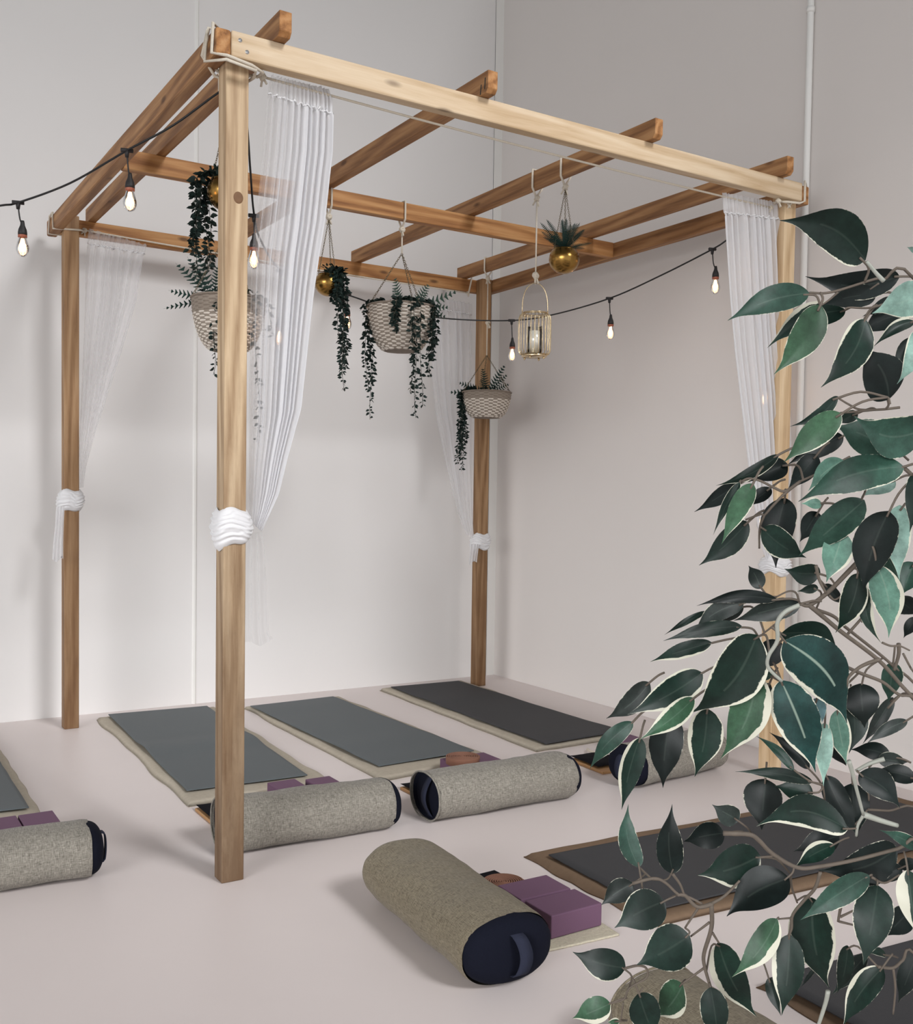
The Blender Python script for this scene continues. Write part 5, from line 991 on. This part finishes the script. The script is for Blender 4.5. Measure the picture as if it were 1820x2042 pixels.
# ---------------------------------------------------------------- lantern and candle
O=Vector((RC[2]-.004,.795,2.118)); t=thing('wire_lantern','champagne wire lantern with arched handle hanging from a rafter','lantern',O)
rope_loop(t,O,(0,1,0),(RC[2],.80,RZ),RW,RH,2.50)
m=MB(); knot(m,Vector((0,0,2.545-O.z)),.013,4,15); m.build('knot','rope',t)
R=.083; Hh=.235; m=MB()
for k_ in range(26):
    a=2*PI*k_/26; c,s=math.cos(a),math.sin(a)
    m.tube([(r*c,r*s,z) for r,z in ((.062,.02),(.076,.024),(R,.04),(R+.001,.10),(R+.001,.17),(R,.205),(.076,.224),(.062,.232))],.0019,5)
m.build('wire_cage','champ',t)
m=MB(); m.tube([(.064*math.cos(2*PI*k_/40),.064*math.sin(2*PI*k_/40),.234) for k_ in range(40)],.0035,7,closed=True); m.tube([(.071*math.cos(2*PI*k_/40),.071*math.sin(2*PI*k_/40),.226) for k_ in range(40)],.0025,7,closed=True); m.build('top_ring','champ',t)
MB().lathe([(.001,.008),(.064,.008),(.066,.012),(.066,.022),(.001,.022)],40).build('base_plate','champ',t)
for a in (.5,2.1,3.7,5.2): MB().lathe([(.001,-.004),(.005,-.002),(.0062,.003),(.004,.009),(.001,.01)],12,(.055*math.cos(a),.055*math.sin(a),0)).build('foot','champ',t)
hp=[(.066*math.cos(PI*q/18)*1.0*d0.x,.066*math.cos(PI*q/18)*d0.y,.234+.02+.135*math.sin(PI*q/18)**.8) for q in range(19) for d0 in (Vector((.84,-.54,0)),)]
MB().tube([(hp[0][0],hp[0][1],.232)]+hp+[(hp[-1][0],hp[-1][1],.232)],.0028,7).build('handle','champ',t)
MB().lathe([(.038,.024),(.040,.024),(.040,.17),(.038,.17)],36).build('glass_cylinder','glass',t)
c=thing('pillar_candle','ivory pillar candle standing inside the wire lantern','candle',O+Vector((0,0,.0225)))
MB().lathe([(.001,0),(.027,0),(.027,.118),(.024,.121),(.001,.119)],30).build('wax','candle',c); MB().tube([(0,0,.118),(.001,0,.13)],.001,5).build('wick','cable',c)
# ---------------------------------------------------------------- festoon lights
t=thing('festoon_lights','black festoon cable with glowing bulbs looped across the pergola','string lights',CORD[6])
O=Vector(CORD[6]); MB().tube([p-O for p in cr(CORD,6)],.0042,7).build('cable','cable',t)
dc=[Vector(CORD[-2]),Vector(CORD[-2])+Vector((.03,.06,-.2)),Vector(BULBS[-2][:3])+Vector((.0,.03,0)),Vector(BULBS[-1][:3])+Vector((0,.02,.3)),Vector(BULBS[-1][:3])]
MB().tube([p-O for p in cr(dc,6)],.0028,6).build('cable','cable',t)
for b in BULBS:
    a=Vector(b[:3]); e=Vector(b[3:6]); L=(a-e).length; h=MB(); e2=e
    lh=D.objects.new('lamp_holder',None)
    m=MB(); m.lathe([(.001,.0),(.0075,-.002),(.0075,.010),(.006,.012),(.001,.012)],12,(0,0,-.012)); 
    if not b[6]: m.tube([(-.022,0,-.002),(.022,0,.002)],.008,8); m.tube([(0,0,0),(0,0,-.026)],[.010,.0065],8)
    L=a.z-e.z; D_=Vector((e.x-a.x,e.y-a.y,0)); zb=-(L-.036)
    m.tube(cr([(0,0,-.01),(D_.x*.3+.002,D_.y*.3,zb*.5),(D_.x,D_.y,zb+.04)],4),.003,6)
    m.lathe([(.001,.058),(.006,.057),(.0075,.050),(.009,.038),(.0155,.022),(.0175,.010),(.0175,0),(.001,0)],18,(D_.x,D_.y,zb-.0))
    ho=m.build('lamp_holder','socket',t,loc=a-O)
    m=MB().lathe([(.0172,0),(.0176,-.008),(.015,-.011)],18,(D_.x,D_.y,zb)); m.build('collar','collar',ho)
    m=MB().lathe([(.013,-.004),(.015,-.016),(.021,-.034),(.0245,-.050),(.024,-.062),(.019,-.076),(.009,-.085),(.001,-.087)],22,(D_.x,D_.y,zb)); m.build('bulb','bulb',ho)
    m=MB()
    for q in range(6):
        A=2*PI*q/6; m.tube([(D_.x+.004*math.cos(A),D_.y+.004*math.sin(A),zb-.014),(D_.x+.009*math.cos(A),D_.y+.009*math.sin(A),zb-.042),(D_.x+.005*math.cos(A),D_.y+.005*math.sin(A),zb-.066)],.0018,5)
    m.build('filament','fil',ho)
    pl_=D.lights.new('bulb_glow','POINT'); pl_.energy=.35; pl_.color=(1,.6,.32); pl_.shadow_soft_size=.02; po=D.objects.new('bulb_glow',pl_); C.objects.link(po); po.parent=ho; po.location=(D_.x,D_.y,zb-.045)
for o in list(D.objects):
    if o.type=='EMPTY' and o.name.startswith('lamp_holder'): D.objects.remove(o)
# ---------------------------------------------------------------- variegated ficus
KIND={ # colour (linear; shade painted into b, gloss into p), margin width, side bias, midrib
'd':((.0065,.017,.0125),.03,.5,.04),'b':((.004,.0085,.0075),.012,.5,.04),'v':((.0055,.019,.013),.15,.5,.06),'m':((.022,.056,.040),.03,.5,.08),'l':((.034,.082,.044),.05,.5,.0),
'w':((.030,.075,.040),.22,.3,.1),'p':((.20,.32,.27),.06,.5,.15),'q':((.085,.17,.13),.14,.5,.25),'s':((.17,.29,.31),.02,.5,0),'c':((.02,.04,.03),.5,.5,.1),'g':((.020,.027,.024),.02,.5,.08),'t':((.009,.036,.032),.09,.35,.7)}
TX,TY=.029,-2.872
fic=thing('ficus_tree','tall variegated ficus in the right foreground, cream-edged leaves reaching across the photo','potted plant',(TX,TY,0))
FO=Vector((TX,TY,0))
MB().lathe([(.001,0),(.12,0),(.135,.02),(.165,.28),(.172,.30),(.160,.30),(.15,.26),(.001,.26)],40).build('planter','pot',fic)
MB().lathe([(.001,.272),(.152,.268)],30).build('soil','soil',fic)
MB().tube(cr([(0,0,.26),(.012,-.008,.6),(-.008,.006,.95),(.006,0,1.25),(0,0,1.5)],6),[.017-.009*i/24 for i in range(25)],10).build('trunk','bark',fic)
WP=[(0,.0),(.03,.34),(.08,.62),(.16,.85),(.26,.97),(.36,1),(.46,.965),(.56,.86),(.65,.69),(.73,.49),(.80,.30),(.87,.15),(.94,.06),(1,.012)]
def leafmesh(rows,reg):
    vs=[];fs=[];uvs=[];cols=[];vars_=[]; rr=random.Random(100+reg); NV=8
    for (bx,by,bz,tx,ty,tz,nx,ny,nz,W,bend,kind,region) in rows:
        B=Vector((bx,by,bz))-FO; E=Vector((tx,ty,tz))-FO; ax=E-B; L=ax.length; d=ax/L; N=Vector((nx,ny,nz)); N=(N-d*N.dot(d)).normalized(); s=d.cross(N)
        col,mg,bias,mid=KIND[kind]; j=rr.uniform(.85,1.18); col=tuple(c*j for c in col); mg=mg*rr.uniform(.8,1.25); bias=min(1,max(0,bias+rr.choice((-.5,-.45,-.2,.2,.45,.5))))
        fold=rr.uniform(.10,.30)*rr.choice((1,1,1,-.4)); arch=rr.uniform(.02,.10); o=len(vs)
        for (u,w) in WP:
            c=B+ax*u+s*(bend*L*math.sin(PI*u)*.9)+N*(arch*L*math.sin(PI*u)-.06*L*u*u)
            for k in range(NV+1):
                v=k/NV*2-1; hw=w*W*.5; rip=.015*L*math.sin(u*9+v*2+bx*50)*abs(v)*w
                vs.append(tuple(c+s*(v*hw)+N*(-fold*W*.5*w*(1-abs(v)**1.5)*-1*-1+rip))); uvs.append((u,k/NV)); cols.append(col+(1,)); vars_.append((mg,bias,mid,1))
        for i in range(len(WP)-1):
            for k in range(NV): a=o+i*(NV+1)+k; fs.append((a,a+1,a+NV+2,a+NV+1))
    return vs,fs,uvs,cols,vars_
for reg in range(4):
    m=MB(); pale=[]
    for tw in TWIGS:
        if tw[1]!=reg: continue
        mp=[MB()]; pts=[Vector(tw[2+i:5+i])-FO for i in range(0,len(tw)-2,3)]
        P=cr(pts,5); n=len(P); (m if tw[0]>0 else mp[0]).tube(P,[abs(tw[0])*(.72-.25*i/n) for i in range(n)],7)
        if mp[0].v: pale.append(mp[0])
    tp=[(Vector(tw[2+i:5+i])-FO) for tw in TWIGS for i in range(0,len(tw)-2,3)]
    segs=[]
    for tw in TWIGS:
        q=[Vector(tw[2+i:5+i])-FO for i in range(0,len(tw)-2,3)]; segs+=[q[k].lerp(q[k+1],s/8) for k in range(len(q)-1) for s in range(9)]
    for l in LEAVES:
        if l[12]!=reg: continue
        B=Vector(l[:3])-FO; ax=(Vector(l[3:6])-FO-B).normalized(); n=min(segs,key=lambda s:(s-B).length)
        dd=(n-B).length
        if .004<dd<.05 and (n-B).dot(ax)<.3*dd: m.tube(cr([B+ax*.006,(B-ax*dd*.25).lerp(n,.3),n],4),.0012,5)
        else: m.tube(cr([B+ax*.006,B-ax*.012,B-ax*.022+Vector((.002,.002,-.003))],4),.00125,5)
    br=m.build('branch','bark',fic)
    for q in pale: q.build('branch','sheenbark',fic)
    vs,fs,uvs,cols,va=leafmesh([l for l in LEAVES if l[12]==reg],reg)
    me=D.meshes.new('foliage'); me.from_pydata(vs,[],fs); me.update(); me.materials.append(M['leaf'])
    uv=me.uv_layers.new(name='UVMap'); ca=me.color_attributes.new('lcol','FLOAT_COLOR','POINT'); cb=me.color_attributes.new('lvar','FLOAT_COLOR','POINT')
    for i in range(len(vs)): ca.data[i].color=cols[i]; cb.data[i].color=va[i]
    for p in me.polygons:
        p.use_smooth=True
        for li in p.loop_indices: uv.data[li].uv=uvs[me.loops[li].vertex_index]
    o=D.objects.new('foliage',me); C.objects.link(o); o.parent=br
    q=o.modifiers.new('sub','SUBSURF'); q.levels=1; q.render_levels=1
